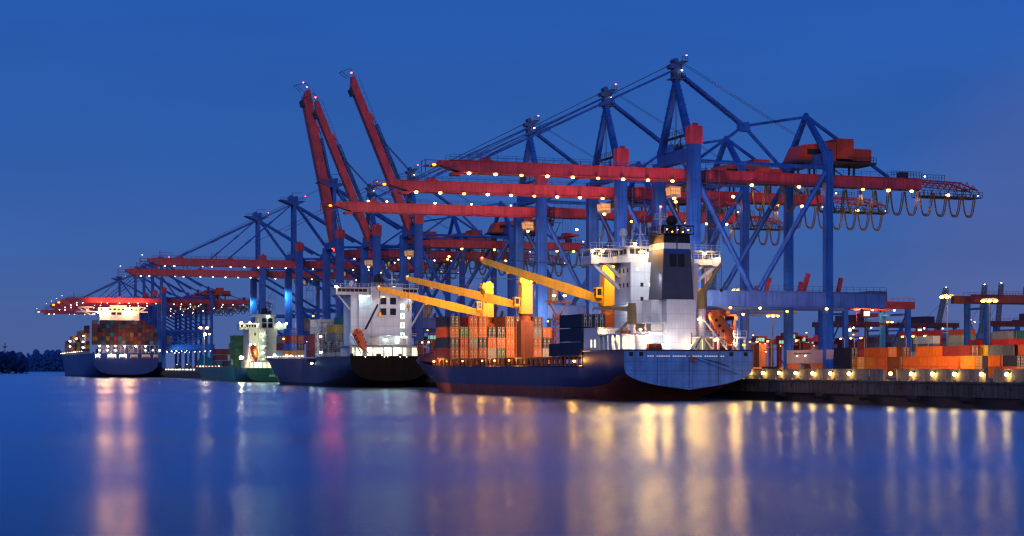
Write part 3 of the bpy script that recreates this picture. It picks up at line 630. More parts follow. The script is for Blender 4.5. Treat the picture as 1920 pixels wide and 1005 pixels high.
def boom_raised(t, P, ang, twin=False, top='lamp'):
    Wd = P['W']; ym = Wd/2; bz, bd, hw, L_ = P['boomz'], P['depth'], P['bw']/2, -P['tip']+1.6
    hp = Vector((1.6,ym,bz+.4)); ca, sa = math.cos(ang), math.sin(ang)
    def X(x, y, z):   # boom frame: x along the boom from the hinge, z towards its upper side
        return (hp.x - x*ca + z*sa, ym+y, hp.z + x*sa + z*ca)
    def hx(b, x0, x1, y0, y1, z0, z1, m=0, z1e=None, z0e=None):
        z1e = z1 if z1e is None else z1e; z0e = z0 if z0e is None else z0e
        b.hexa([X(x0,y0,z0),X(x0,y0,z1),X(x0,y1,z1),X(x0,y1,z0)], [X(x1,y0,z0e),X(x1,y0,z1e),X(x1,y1,z1e),X(x1,y1,z0e)], m)
    b = MB()
    gs = [(-hw*1.25,-hw*.35),(hw*.35,hw*1.25)] if twin else [(-hw,hw)]
    for y0, y1 in gs:
        hx(b, 1.5, L_-4, y0, y1, -bd/2, bd/2); hx(b, L_-4, L_, y0, y1, -bd/2, bd/2, 0, bd/2, bd*.05)
        hx(b, 0, 1.5, y0*.8, y1*.8, -bd*.4, bd*.3)
        hx(b, 2, L_-3, y0-.15, y1+.15, -bd/2-.14, -bd/2-.01)
        for k in range(int(L_/4)): hx(b, 2+k*4, 2.15+k*4, y0-.05, y1+.05, -bd/2-.01, bd/2+.03)
    if twin:
        for k in range(7): hx(b, 4+k*8.5, 4.8+k*8.5, -hw*.34, hw*.34, -bd*.3, bd*.3)
    for sx in P['stays']: hx(b, -sx-1.2, -sx+1.2, -hw-.1, hw+.1, bd/2, bd/2+.8)
    bo = b.build('boom', M['red'], t)
    r = MB()
    for k in range(int(L_/2.2)): r.beam(X(1+k*2.2,-hw*1.1,bd/2),X(1+k*2.2,-hw*1.1,bd/2+1.1),.08)
    r.beam(X(1,-hw*1.1,bd/2+1.1),X(L_,-hw*1.1,bd/2+1.1),.08)
    for k in range(int(L_/3)): r.beam(X(1+k*3,-hw*1.25,-bd/2-.1),X(1+k*3,-hw*1.25,-bd/2-.8),.1)
    r.beam(X(1,-hw*1.25,-bd/2-.7),X(L_-2,-hw*1.25,-bd/2-.7),.12)
    r.build('railing', M['dark'], bo)
    r = MB(); r.beam(X(L_,-hw,bd*.4),X(L_+2.6,-hw,bd*.3),.16); r.beam(X(L_,-hw,-bd*.4),X(L_+2.6,-hw,-bd*1.1),.16); r.beam(X(L_+2.6,-hw,bd*.3),X(L_+2.6,-hw,-bd*1.1),.16); r.beam(X(L_,hw,-bd*.4),X(L_+2.6,hw,-bd*1.1),.16); r.beam(X(L_+2.6,-hw,-bd*1.1),X(L_+2.6,hw,-bd*1.1),.16); hx(r, L_-6, L_-3.6, -hw*1.2, hw*1.2, -bd/2-1.0, -bd/2-.2)
    r.build('tip_frame', M['dark'], bo)
    if top: lamp(bo, X(L_+1.2,-hw,bd*.2), 'beacon', .3, 'beacon')
    if twin: lamp(bo, X(L_+3.4,0,0), 'beacon', .25, 'beacon')
    b = MB(); b.box((1.7,ym-hw*.9,bz-bd*.5),(6.15,ym+hw*.9,bz+bd*.4)); b.disc((2.2,ym,bz+.4),.9,'y',hw*2+1,n=14); b.build('boom_hinge', M['red'], bo)
    # slack stays folded against the raised boom, hoist ropes to the tower head
    za = P['apex']-1.4
    for k in (-1,1):
        b = MB(); b.tube([(-.8,ym+k*.8,za),(-2.0,ym+k*.9,za-8),X(-P['stays'][0]*.62,k*hw*.8,bd/2+1.0),X(-P['stays'][0],k*hw*.8,bd/2+.7)],.18,5); b.build('forestay', M['blue'], t)
    b = MB()
    for k in (-.9,-.3,.3,.9): b.tube([(-.6,ym+k,P['apex']-.4),X(L_*.62,k,bd/2+.7)],.06,4)
    b.build('rope', M['wire'], t)
    b = MB(); b.lattice(X(6,0,bd/2+1.6),X(L_*.7,0,bd/2+1.2),.9,.12,16); b.build('stay_linkage', M['bluesteel'], t)

P1 = dict(type=1, W=18.0, lw=2.5, legtop=49.4, boxh=3.9, lstop=49.3, lsapex=58.3, apex=68.4, boomz=43.85, depth=2.35, bw=3.0, tip=-53.5, portal=(18.6,15.4), lamp='warm', lr=.42, drop=5.3, trolley=3.6, stays=[-43.5], lamps=[-47.5+5.72*i for i in range(9)], rearlamps=[17,28.5,44.5,51,57], tiplamp='amber')
P2 = dict(type=2, W=23.0, lw=2.9, legtop=52.6, boxh=3.4, lstop=52.0, lsapex=57.5, apex=75.6, boomz=47.5, depth=3.0, bw=3.6, tip=-63.0, portal=(18.0,14.2), lamp='small', lr=.28, drop=3.0, trolley=26, stays=[-49,-28], lamps=[-56,-52,-40,-36,-28,-22,-16,-10,-4], rearlamps=[8,13,19,26,33,41,48,55], tiplamp=None)
QX = 4.0
SETS = 'ship-to-shore cranes along the quay'
def place(t, u, label):
    t.location = (QX, u, QZ); tag(t, label, 'crane', SETS)
cA = crane_base('ship_to_shore_crane', P1); boom_lowered(cA, P1); backstays(cA, P1)
place(cA, 118.5, 'tallest nearest blue crane with lowered red boom above the white bridge of the blue ship')
cB = copy_tree(cA); place(cB, 158.6, 'blue crane with lowered red boom, second in height, just behind the tallest one')
cC = copy_tree(cA, None, ('boom','forestay')); PC = dict(P1, tiplamp='amber', lamp='small', lr=.3, toplamps=True, lamps=[-45,-40,-27,-17,-6])
boom_lowered(cC, PC); place(cC, 213.0, 'blue crane with a row of small white lamps on top of its lowered red boom')
cD = copy_tree(cA, None, ('boom','forestay')); boom_raised(cD, dict(P1, tip=-56.4), R(67.5)); place(cD, 331.5, 'blue crane whose raised red boom stands highest in the photo')
cE = copy_tree(cD); place(cE, 386.0, 'blue crane with raised red boom, the slim middle one of three raised booms')
cG = crane_base('ship_to_shore_crane', P2); boom_lowered(cG, P2); backstays(cG, P2); place(cG, 519.5, 'crane with T-shaped tower head, the taller of two left of the raised booms')
cF = copy_tree(cG, None, ('boom','forestay')); boom_raised(cF, dict(P2, depth=3.3, bw=3.9), R(78.5), True); place(cF, 443.5, 'blue crane with thick twin-girder raised red boom, outermost of the three raised booms')
cH = copy_tree(cG); place(cH, 604.0, 'crane with T-shaped tower head, the lower of two, over the green ship')
fl = ['nearest crane of the distant cluster over the far blue ship, its frame cross-braced', 'second crane of the distant cluster over the far blue ship', 'third crane of the distant cluster over the far blue ship', 'fourth crane of the distant cluster over the far blue ship', 'farthest crane of the distant cluster, its boom tip reaching farthest out']
for i, u in enumerate((956, 1003, 1052, 1105, 1215)):
    c = copy_tree(cG); place(c, u, fl[i])
    if i in (1, 2, 4):
        bo = [k for k in KIDS[c.name] if k.name.startswith('boom')][0]
        lamp(bo, (P2['tip']-1, P2['W']/2-2, P2['boomz']), 'amber', .85)
# ------------------------------------------------------------------ containers
CC = {}
def ccol(name, rgb): CC[name] = paint('container_'+name, rgb, .55, .22, .45, .3, rust=(.12,.05,.03), rust_amt=.45, rand=.14)
for n_, c_ in dict(orange=(.62,.145,.02), rust=(.40,.085,.02), red=(.42,.03,.025), maroon=(.17,.025,.028), brown=(.22,.065,.025), navy=(.015,.022,.06), blue=(.02,.11,.50), grey=(.22,.23,.25), white=(.52,.52,.50), green=(.03,.16,.06), yellow=(.55,.36,.04), cream=(.48,.44,.36), teal=(.03,.22,.20), purple=(.10,.05,.075), pale=(.34,.38,.42), amber=(.58,.22,.03), slate=(.07,.10,.16)).items(): ccol(n_, c_)
M['lockrod'] = paint('container_lock_rods', (.46,.42,.36), .4, .15, 1)
def cont_mesh(Lc, detail=True, Wc=2.36, Hc=2.56):
    b = MB(); h = Hc
    b.box((0,.05,.06),(Wc,Lc,h-.05))
    for x in (0, Wc): b.beam((x,.09,0),(x,.09,h),.20); b.beam((x,Lc-.09,0),(x,Lc-.09,h),.20)
    for z in (.08, h-.08):
        for x in (0, Wc): b.beam((x,.2,z),(x,Lc-.2,z),.12,.16)
        b.beam((.1,.05,z),(Wc-.1,.05,z),.14,.16)
    n = int(Lc/.62)
    for k in range(n):
        y = .35 + k*(Lc-.7)/n; b.box((-.045,y,.2),(.01,y+.26,h-.2)); 
    o = b.build('shipping_container', CC['orange']); o.material_slots[0].link = 'OBJECT'
    if detail:
        d = MB()
        for x0, x1 in ((.13,Wc/2-.02),(Wc/2+.02,Wc-.13)): d.box((x0,-.03,.17),(x1,.045,h-.17))
        for f in (.20,.37,.63,.80):
            d.beam((Wc*f,-.09,.1),(Wc*f,-.09,h-.1),.062,m=1)
            for z in (.16,.95,1.2,h-.16): d.box((Wc*f-.11,-.12,z-.06),(Wc*f+.11,-.03,z+.06), 1)
        for f in (.28,.72): d.box((Wc*f-.16,-.06,1.5),(Wc*f+.14,-.03,1.9), 1)
        dd = d.build('door', [CC['orange'], M['lockrod']], o); dd.material_slots[0].link = 'OBJECT'; dd.material_slots[0].material = CC['orange']
    return o
CP = {('40',1): cont_mesh(12.19), ('20',1): cont_mesh(6.06), ('45',1): cont_mesh(13.7), ('40',0): cont_mesh(12.19, False, 2.5, 2.6), ('20',0): cont_mesh(6.06, False, 2.5, 2.6)}
CUSED = set()
def container(size, det, loc, col, label, group, rz=0):
    p = CP[(size,det)]
    o = p if (size,det) not in CUSED else copy_tree(p)
    CUSED.add((size,det)); o.location = loc; o.rotation_euler = (0,0,rz); o.material_slots[0].material = CC[col]
    for k in KIDS.get(o.name, []): k.material_slots[0].material = CC[col]
    tag(o, label, 'container', group); return o

# ------------------------------------------------------------------ hulls
def mono(xs, ys, n):
    """monotone cubic through (xs, ys), n samples per interval"""
    m_ = len(xs); d = [(ys[i+1]-ys[i])/(xs[i+1]-xs[i]) for i in range(m_-1)]
    t = [d[0]] + [0 if d[i-1]*d[i] <= 0 else 2*d[i-1]*d[i]/(d[i-1]+d[i]) for i in range(1, m_-1)] + [d[-1]]
    out = []
    for i in range(m_-1):
        h = xs[i+1]-xs[i]
        for k in range(n):
            u = k/n; out.append((2*u**3-3*u*u+1)*ys[i] + (u**3-2*u*u+u)*h*t[i] + (3*u*u-2*u**3)*ys[i+1] + (u**3-u*u)*h*t[i+1])
    return out + [ys[-1]]
def hull(t, stations, mats, boot_row, name='hull'):
    """stations: (y, [(half breadth, z) from keel to deck edge]); mirrored about x = 0, faired lengthwise and girthwise"""
    ny, nj = 5, 3
    ysx = [s[0] for s in stations]; J0 = len(stations[0][1])
    Y = mono(list(range(len(ysx))), ysx, ny); Y = [ysx[i//ny] + (ysx[min(i//ny+1, len(ysx)-1)]-ysx[i//ny])*(i%ny)/ny for i in range(len(Y))]
    rows = []
    for j in range(J0): rows.append((mono(ysx, [s[1][j][0] for s in stations], ny), mono(ysx, [s[1][j][1] for s in stations], ny)))
    st2 = []
    for i in range(len(Y)):
        r = [(rows[j][0][i], rows[j][1][i]) for j in range(J0)]
        xs = list(range(J0)); st2.append((Y[i], list(zip(mono(xs, [p[0] for p in r], nj), mono(xs, [p[1] for p in r], nj)))))
    stations = st2; boot_row *= nj
    b = MB(); J = len(stations[0][1]); vs = []
    for y, row in stations:
        for s in (-1, 1):
            for hb, z in row: vs.append((s*hb, y, z))
    fs = [[], []]
    for i in range(len(stations)-1):
        for s in (0, 1):
            for j in range(J-1):
                a = (i*2+s)*J + j; c = ((i+1)*2+s)*J + j
                f = (a, a+1, c+1, c) if s == 1 else (a, c, c+1, a+1)
                fs[0 if j >= boot_row else 1].append(f)
        fs[0].append((i*2*J+J-1, (i*2+1)*J+J-1, ((i+1)*2+1)*J+J-1, (i+1)*2*J+J-1))
    b.add(vs, fs[0], 0); b.f += fs[1]; b.m += [1]*len(fs[1])
    n = [k for k in range(J)]; b.f.append([k for k in n][::-1] + [J+k for k in n]); b.m.append(2)
    o = b.build(name, mats, t, smooth=True)
    o.data.set_sharp_from_angle(angle=R(32)); return o
def win_row(b, axis, c, n, pitch, w, h, m=0, d=.06):
    for k in range(n):
        if axis == 'x': x = c[0]+k*pitch; b.box((x-w/2,c[1]-d,c[2]-h/2),(x+w/2,c[1]+.02,c[2]+h/2),m)
        else: y = c[1]+k*pitch; b.box((c[0]-d,y-w/2,c[2]-h/2),(c[0]+.02,y+w/2,c[2]+h/2),m)
def lifeboat(loc, dirv, label, group):
    """enclosed free-fall boat lying on its ramp, bow along dirv"""
    t = thing('lifeboat', loc, label, 'lifeboat', group)
    d = Vector(dirv).normalized(); sidev = d.cross(Vector((0,0,1))).normalized(); up = sidev.cross(d)
    def P(x,y,z): return d*x + sidev*y + up*z
    prof = [(-4.0,.25,.3),(-3.7,.95,1.0),(-2.6,1.32,1.32),(0,1.42,1.4),(2.2,1.25,1.25),(3.5,.75,.8),(4.1,.15,.2)]
    vs = []; n = 12
    for x, w_, h_ in prof:
        for k in range(n):
            a = 2*math.pi*k/n; vs.append(P(x, w_*math.cos(a), h_*math.sin(a)*(1 if math.sin(a) > 0 else .85)))
    fs = [(i*n+k, i*n+(k+1)%n, (i+1)*n+(k+1)%n, (i+1)*n+k) for i in range(len(prof)-1) for k in range(n)]
    fs += [tuple(range(n)), tuple((len(prof)-1)*n+k for k in range(n))[::-1]]
    b = MB(); b.add(vs, fs); b.build('hull', M['lifeboat'], t, smooth=True)
    b = MB()
    b.hexa([P(-3.2,-.7,.9),P(-1.5,-.8,1.1),P(-1.5,.8,1.1),P(-3.2,.7,.9)], [P(-3.0,-.55,1.95),P(-1.8,-.6,2.0),P(-1.8,.6,2.0),P(-3.0,.55,1.95)]); b.build('conning_tower', M['lifeboat'], t)
    b = MB()
    for s in (-1,1):
        for x in (-1.2,.2,1.5): b.hexa([P(x-.25,s*1.2,.55),P(x+.25,s*1.2,.55),P(x+.25,s*1.43,.5),P(x-.25,s*1.43,.5)], [P(x-.25,s*1.1,.9),P(x+.25,s*1.1,.9),P(x+.25,s*1.33,.92),P(x-.25,s*1.33,.92)])
    b.build('porthole', M['black'], t)
    b = MB(); b.tube([P(-3.9,0,-.9),P(0,0,-1.25),P(3.9,0,-.3)],.1,5); b.build('keel', M['dark'], t)
    return t

# ------------------------------------------------------------------ near blue ship
SX, SY = -16.2, 77.0
ship = thing('container_ship', (SX,SY,0), 'near blue container ship with white bridge, dark funnel and three yellow deck cranes', 'ship')
bx = 13.0
st = [
 (0, [(0,2.0),(7.2,3.0),(11.3,4.2),(12.6,5.1),(bx,6.6),(bx,9.4)]),
 (5, [(0,.6),(7,1.7),(11,3.2),(12.5,4.4),(bx,6.4),(bx,9.4)]),
 (11,[(0,-1.5),(5,-.6),(9.6,1.2),(11.9,3.0),(12.8,5.4),(bx,9.4)]),
 (20,[(0,-2),(7,-2),(11,0),(12.5,2.3),(bx,4.6),(bx,9.4)]),
 (20.6,[(0,-2),(7,-2),(11,0),(12.5,2.3),(bx,4.4),(bx,6.45)]),
 (42,[(0,-2),(9,-2),(12.6,-1),(bx,2.3),(bx,4.4),(bx,6.3)]),
 (104,[(0,-2),(9,-2),(12.6,-1),(bx,2.3),(bx,4.4),(bx,6.3)]),
 (120,[(0,-2),(6,-2),(10,-1),(11.5,2.35),(12.5,4.4),(12.9,6.5)]),
 (138,[(0,-2),(3,-2),(6.3,-1),(8.4,2.5),(10.8,4.6),(12.3,7.0)]),
 (148,[(0,-2),(.4,-2),(1.2,-1),(3.6,2.6),(7.2,5.2),(10.6,7.8)]),
 (157,[(0,.8),(.1,1),(.4,1.4),(1.4,2.9),(4.2,5.8),(7.6,8.6)]),
 (165,[(0,4.6),(.05,4.7),(.1,4.9),(.4,5.3),(2.0,7.0),(4.2,9.2)]),
 (172,[(0,8.2),(.05,8.3),(.08,8.4),(.1,8.5),(.2,9.0),(.4,9.7)]),
]
hl_ = hull(ship, st, [M['hullblue'], M['boot'], M['transomlit']], 3)
b = MB(); b.ball((0,154.5,.2), 2.6, 0, 14, 8, (.8,2.2,1.0)); b.build('bulbous_bow', M['boot'], ship, smooth=True)
b = MB(); b.tube([(-bx-.05,0,9.3),(-bx-.05,20.5,9.3)],.14,6); b.tube([(-bx,-.05,9.3),(bx,-.05,9.3)],.14,6); b.tube([(-bx-.05,20.7,6.4),(-bx-.05,105,6.35)],.12,6)
b.build('rubbing_rail', M['hullblue'], hl_)
b = MB()
for x in (-11.6,-9.6,8.6,11.6): b.box((x-.38,-.07,8.2),(x+.38,.02,8.95)); b.box((x-.22,-.10,8.35),(x+.22,-.06,8.8))
b.build('fairlead', M['black'], hl_)
b = MB()
for k in range(34):
    x = -8.2 + k*.46
    if k % 7 != 3: b.box((x-.16,-.06,8.12),(x+.16,.03,8.28))
b.build('freeing_port', M['portglow'], hl_)
b = MB(); q = random.Random(5)
for k in range(9): b.box((bx*-.02+k*.62-2.2,-.05,6.2),(k*.62-2.2+q.uniform(.2,.42)-.26,.02,6.2+.55))
# draught and plate lines on the transom
b2 = MB(); b2.box((-12.6,-.035,5.55),(12.6,.01,5.6)); b2.box((-.06,-.04,2.3),(.06,.01,8.0)); b2.box((6,-.035,3.2),(6.05,.01,9)); b2.box((-6.4,-.035,3.2),(-6.35,.01,9)); b2.build('weld_seam', M['hullblue'], hl_)
b = MB(); b.hexa([(.2,-.5,7.4),(1.1,-.5,6.9),(1.2,-.2,7.2),(.3,-.2,7.7)],[(.1,-.5,8.3),(.9,-.5,7.6),(1.0,-.2,7.8),(.2,-.2,8.5)]); b.build('stern_marker', M['red'], hl_)

# superstructure
sup = M['white']
b = MB()
Z0 = 9.4
def ux(v): return v - SX
def uy(u): return u - SY
# deckhouse tiers
b.box((ux(-24.5), uy(85), Z0),(ux(-8.2), uy(97.6), 12.6)); b.box((ux(-26), uy(84.6), 12.6),(ux(-7.2), uy(97.6), 12.85))
b.box((ux(-22.6), uy(89.5), 12.85),(ux(-8.4), uy(97.6), 26.2))
for z in (15.6, 18.3, 21.0, 23.6): b.box((ux(-22.66), uy(89.42), z),(ux(-8.35), uy(97.65), z+.09))
ac = b.build('accommodation', sup, ship)
b = MB(); b.box((ux(-29.1), uy(90.3), Z0),(ux(-24.6), uy(97.4), 13.7)); b.box((ux(-29.15), uy(89.8), 12.2),(ux(-22), uy(90.3), 12.6)); b.build('side_house', sup, ship)
b = MB(); b.box((ux(-29.1),uy(78.5),12.1),(ux(-23.5),uy(90.2),12.35))
for yy in (78.8,81,83.2,85.4,87.6,89.8): b.box((ux(-29.05),uy(yy),Z0),(ux(-28.7),uy(yy+.35),12.1))
b.rail((ux(-29),uy(78.6),12.35),(ux(-29),uy(90),12.35),1.1,1.2,.07); b.rail((ux(-29),uy(78.6),12.35),(ux(-24),uy(78.6),12.35),1.1,1.2,.07)
b.box((ux(-28.4),uy(84),Z0),(ux(-24.6),uy(90),12.0))
b.build('boat_deck', sup, ship)
b = MB(); b.box((ux(-13),uy(78.6),11.6),(ux(-3.6),uy(86),11.85))
for xx in (-12.6,-9.5,-6.5,-4): b.box((ux(xx),uy(78.7),Z0),(ux(xx)+.3,uy(79),11.6))
b.rail((ux(-13),uy(78.6),11.85),(ux(-3.6),uy(78.6),11.85),1.1,1.2,.07); b.hexa([(ux(-14.8),uy(79),Z0),(ux(-14.4),uy(79),Z0),(ux(-14.4),uy(80),Z0),(ux(-14.8),uy(80),Z0)],[(ux(-12.9),uy(79),11.7),(ux(-12.5),uy(79),11.7),(ux(-12.5),uy(80),11.7),(ux(-12.9),uy(80),11.7)])
b.build('boat_deck', sup, ship)
# windows and lit openings
b = MB()
for (px_, z, lit) in ((-21.3,24.9,1),(-20.3,21.9,0),(-18.6,21.9,0),(-20.3,19.2,0),(-18.6,19.2,0),(-19.0,16.6,0),(-18.2,24.9,0)):
    b.box((ux(px_)-.32, uy(89.5)-.07, z-.42),(ux(px_)+.32, uy(89.5)+.02, z+.42), 0); b.box((ux(px_)-.24, uy(89.5)-.1, z-.34),(ux(px_)+.24, uy(89.5)-.05, z+.34), 1 if lit or px_ == -18.6 and z > 21 else 2)
for k in range(4): 
    y0 = 91+k*1.9; b.box((ux(-22.6)-.07, uy(y0)-.3, 24.3),(ux(-22.6)+.02, uy(y0)+.3, 25.1), 2); b.box((ux(-22.6)-.07, uy(y0)-.3, 21.5),(ux(-22.6)+.02, uy(y0)+.3, 22.3), 2)
b.build('window', [M['steel'], M['winlit'], M['window']], ac)
b = MB()
for k, xx in enumerate((-27.9,-26.5,-25.2)): b.box((ux(xx)-.42,uy(84)-.06,9.9),(ux(xx)+.42,uy(84)+.01,11.6))
for yy in (91.5,93.4): b.box((ux(-29.1)-.06,uy(yy)-.4,9.9),(ux(-29.1)+.01,uy(yy)+.4,11.4))
b.build('lit_opening', M['deckglow'], ship)
b = MB(); b.tube([(ux(-27.9)+.35*math.cos(a*.6283),uy(83.8),10.8+.35*math.sin(a*.6283)) for a in range(11)],.1,5); b.build('lifebuoy', M['lifeboat'], ship)
b = MB(); b.box((ux(-20.2),uy(85)-.08,10.6),(ux(-17.2),uy(85)+.01,12.2)); 
for k in range(7): b.box((ux(-20.1),uy(85)-.14,10.75+k*.2),(ux(-17.3),uy(85)-.07,10.83+k*.2))
b.build('vent_louvre', M['whitegrey'], ac)
b = MB(); b.box((ux(-22.7),uy(82.6),14.4),(ux(-18.4),uy(89.4),14.6)); b.rail((ux(-22.7),uy(82.6),14.6),(ux(-18.4),uy(82.6),14.6),1.1,1,.07); b.beam((ux(-18.6),uy(82.8),12.4),(ux(-18.6),uy(82.8),14.4),.2); b.beam((ux(-22.4),uy(82.8),12.4),(ux(-22.4),uy(82.8),14.4),.2)
b.box((ux(-17.9),uy(87.2),15.2),(ux(-16.2),uy(89.4),18.8)); b.box((ux(-18.6),uy(89),18.5),(ux(-17.0),uy(89.4),22.6))
b.build('gallery', sup, ship)
# bridge with wings
b = MB(); b.box((ux(-28.8),uy(94.2),26.2),(ux(-1.6),uy(99.5),27.3)); b.box((ux(-24.4),uy(91.5),26.2),(ux(-8.5),uy(100.5),27.35)); b.box((ux(-29),uy(94),28.75),(ux(-1.4),uy(99.6),29.0)); b.box((ux(-22.2),uy(92),27.4),(ux(-9),uy(100),29.2)); b.box((ux(-22.8),uy(91.6),29.2),(ux(-8.4),uy(100.4),29.45))
for xx in (-28.7,-26.8,-24.9,-23.2,-7.4,-5.4,-3.4,-1.8): b.box((ux(xx),uy(94.15),27.3),(ux(xx)+.16,uy(94.3),28.8)); b.box((ux(xx),uy(99.3),27.3),(ux(xx)+.16,uy(99.45),28.8))
b.box((ux(-28.9),uy(94.1),26.0),(ux(-27.2),uy(99.5),27.6)); b.box((ux(-3.2),uy(94.1),26.0),(ux(-1.5),uy(99.5),27.6))
br = b.build('bridge', sup, ship)
b = MB()
for k in range(5): b.box((ux(-21.7)+k*1.15,uy(92)-.05,27.9),(ux(-21.7)+k*1.15+.95,uy(92)+.02,28.95))
b.build('window', M['window'], br); b = MB()
for k in range(4): b.box((ux(-22.2)-.05,uy(92.6)+k*1.7,27.9),(ux(-22.2)+.02,uy(92.6)+k*1.7+1.4,28.95))
b.build('window', M['window'], br)
b = MB(); b.rail((ux(-29),uy(94),29.0),(ux(-23),uy(94),29.0),1.1,1.1,.06); b.rail((ux(-22.8),uy(91.6),29.45),(ux(-8.4),uy(91.6),29.45),1.1,1.1,.06); b.rail((ux(-8),uy(94),29.0),(ux(-1.4),uy(94),29.0),1.1,1.1,.06); b.rail((ux(-29),uy(94),27.3),(ux(-24),uy(94),27.3),1.0,1.1,.06); b.rail((ux(-7.5),uy(94),27.3),(ux(-1.6),uy(94),27.3),1.0,1.1,.06); b.build('railing', M['rail'], br)
for p, q in (((-28.2,95,26.1),(-22.6,95,21.3)),((-25.2,95,26.1),(-22.6,95,23.6)),((-2.2,95,26.1),(-8.4,95,21.3)),((-5.2,95,26.1),(-8.4,95,23.6))):
    b = MB(); b.beam((ux(p[0]),uy(p[1]),p[2]),(ux(q[0]),uy(q[1]),q[2]),.5,.6); b.build('wing_strut', sup, br)
# funnel on its casing
b = MB(); b.box((ux(-17.9),uy(83.2),Z0),(ux(-11.9),uy(91.8),18.8)); b.box((ux(-20.2),uy(85.2),Z0),(ux(-17.95),uy(89.4),18.9)); b.box((ux(-18.0),uy(83.1),18.8),(ux(-11.8),uy(91.9),18.95)); fc = b.build('funnel_casing', sup, ship)
def fr(z):   # funnel outline, narrowing upwards
    f = (z-18.95)/12.4; return (ux(-18.9)+.9*f, uy(83.3)+.9*f, ux(-12.3)-.55*f, uy(91.4)-.7*f)
def fband(b, z0, z1, grow=0, m=0):
    a, c = fr(z0), fr(z1); g = grow
    b.hexa([(a[0]-g,a[1]-g,z0),(a[2]+g,a[1]-g,z0),(a[2]+g,a[3]+g,z0),(a[0]-g,a[3]+g,z0)], [(c[0]-g,c[1]-g,z1),(c[2]+g,c[1]-g,z1),(c[2]+g,c[3]+g,z1),(c[0]-g,c[3]+g,z1)], m)
b = MB(); fband(b, 18.96, 31.3); fn = b.build('funnel', M['funnel'], ship)
b = MB(); fband(b, 28.5, 29.6, .03); b.build('funnel_band', sup, fn)
b = MB(); fband(b, 27.6, 28.49, .03); b.build('funnel_band', M['funnelblue'], fn)
b = MB(); fband(b, 29.61, 31.32, .04); b.build('funnel_top', M['black'], fn)
b = MB(); a = fr(26)
for k in (0,1):
    x0 = (a[0]+a[2])/2 - 1.55 + k*1.65; b.hexa([(x0,a[1]-.12,25.1),(x0+1.4,a[1]-.12,25.1),(x0+1.4,a[1]+.1,25.1),(x0,a[1]+.1,25.1)],[(x0,a[1]+.02,27.5),(x0+1.4,a[1]+.02,27.5),(x0+1.4,a[1]+.2,27.5),(x0,a[1]+.2,27.5)])
b.build('funnel_grille', M['black'], fn)
b = MB(); b.hexa([(-.1+(a[0]+a[2])/2,a[1]-.1,25),(.1+(a[0]+a[2])/2,a[1]-.1,25),(.1+(a[0]+a[2])/2,a[1]+.1,25),(-.1+(a[0]+a[2])/2,a[1]+.1,25)],[(-.1+(a[0]+a[2])/2,a[1]+.12,30.6),(.1+(a[0]+a[2])/2,a[1]+.12,30.6),(.1+(a[0]+a[2])/2,a[1]+.4,30.6),(-.1+(a[0]+a[2])/2,a[1]+.4,30.6)]); b.build('funnel_stripe', M['funnelblue'], fn)
b = MB(); c = fr(31.3)
b.rail((c[0]-.6,c[1]-.6,31.3),(c[2]+.6,c[1]-.6,31.3),1.5,.6,.1); b.rail((c[0]-.6,c[1]-.6,31.3),(c[0]-.6,c[3]+.6,31.3),1.5,.6,.1); b.box((c[0]-.7,c[1]-.7,31.25),(c[2]+.7,c[3]+.7,31.4)); b.box((c[0]-.7,c[1]-.7,32.7),(c[2]+.7,c[1]-.5,32.95))
for k in range(5): b.tube([(c[0]+.9+k*.85,uy(87),31.4),(c[0]+.9+k*.85,uy(87),33.2)],.28,8)
b.ball(((c[0]+c[2])/2,uy(86.5),34.0),1.15,0,10,6,(1,1,.9)); b.tube([((c[0]+c[2])/2,uy(86.5),31.4),((c[0]+c[2])/2,uy(86.5),33.4)],.5,8)
b.build('exhaust_pipe', M['black'], fn)
for k in range(5): lamp(fn, (c[0]+.2+k*1.1, c[1]-.8, 32.1-.4*(k%2)), 'sodium', .13)
# masts, domes, antennas
b = MB(); mx_ = ux(-13.6); b.tube([(mx_,uy(96),29.4),(mx_,uy(96),37.3)],[.4,.22],8); b.box((mx_-2.2,uy(95.7),32.5),(mx_+2.2,uy(96.3),32.7)); b.box((mx_-1.3,uy(95.7),35.0),(mx_+1.3,uy(96.3),35.2)); b.rail((mx_-1.3,uy(95.6),35.2),(mx_+1.3,uy(95.6),35.2),.9,.6,.07)
for k in range(12): b.box((mx_-.35,uy(95.55),29.8+k*.6),(mx_+.35,uy(95.65),29.86+k*.6))
mt = b.build('radar_mast', sup, ship)
lamp(mt, (mx_,uy(95.8),37.6), 'beacon', .24, 'beacon')
b = MB(); b.tube([(ux(-21.0),uy(97),29.4),(ux(-21.0),uy(97),31.6)],.3,8); b.ball((ux(-21.0),uy(97),32.3),.85,0,12,8,(1,1,1.15)); b.build('satellite_dome', sup, ship, smooth=False)
b = MB(); b.tube([(ux(-17.4),uy(97),29.4),(ux(-17.4),uy(97),34.4)],[.22,.12],6); b.tube([(ux(-19),uy(97),29.4),(ux(-19),uy(97),33)],.07,5); b.tube([(ux(-26),uy(97),29),(ux(-26),uy(97),31)],.06,5); b.box((ux(-18.3),uy(96.8),32),(ux(-16.5),uy(97.2),32.2)); b.build('antenna', M['rail'], ship)
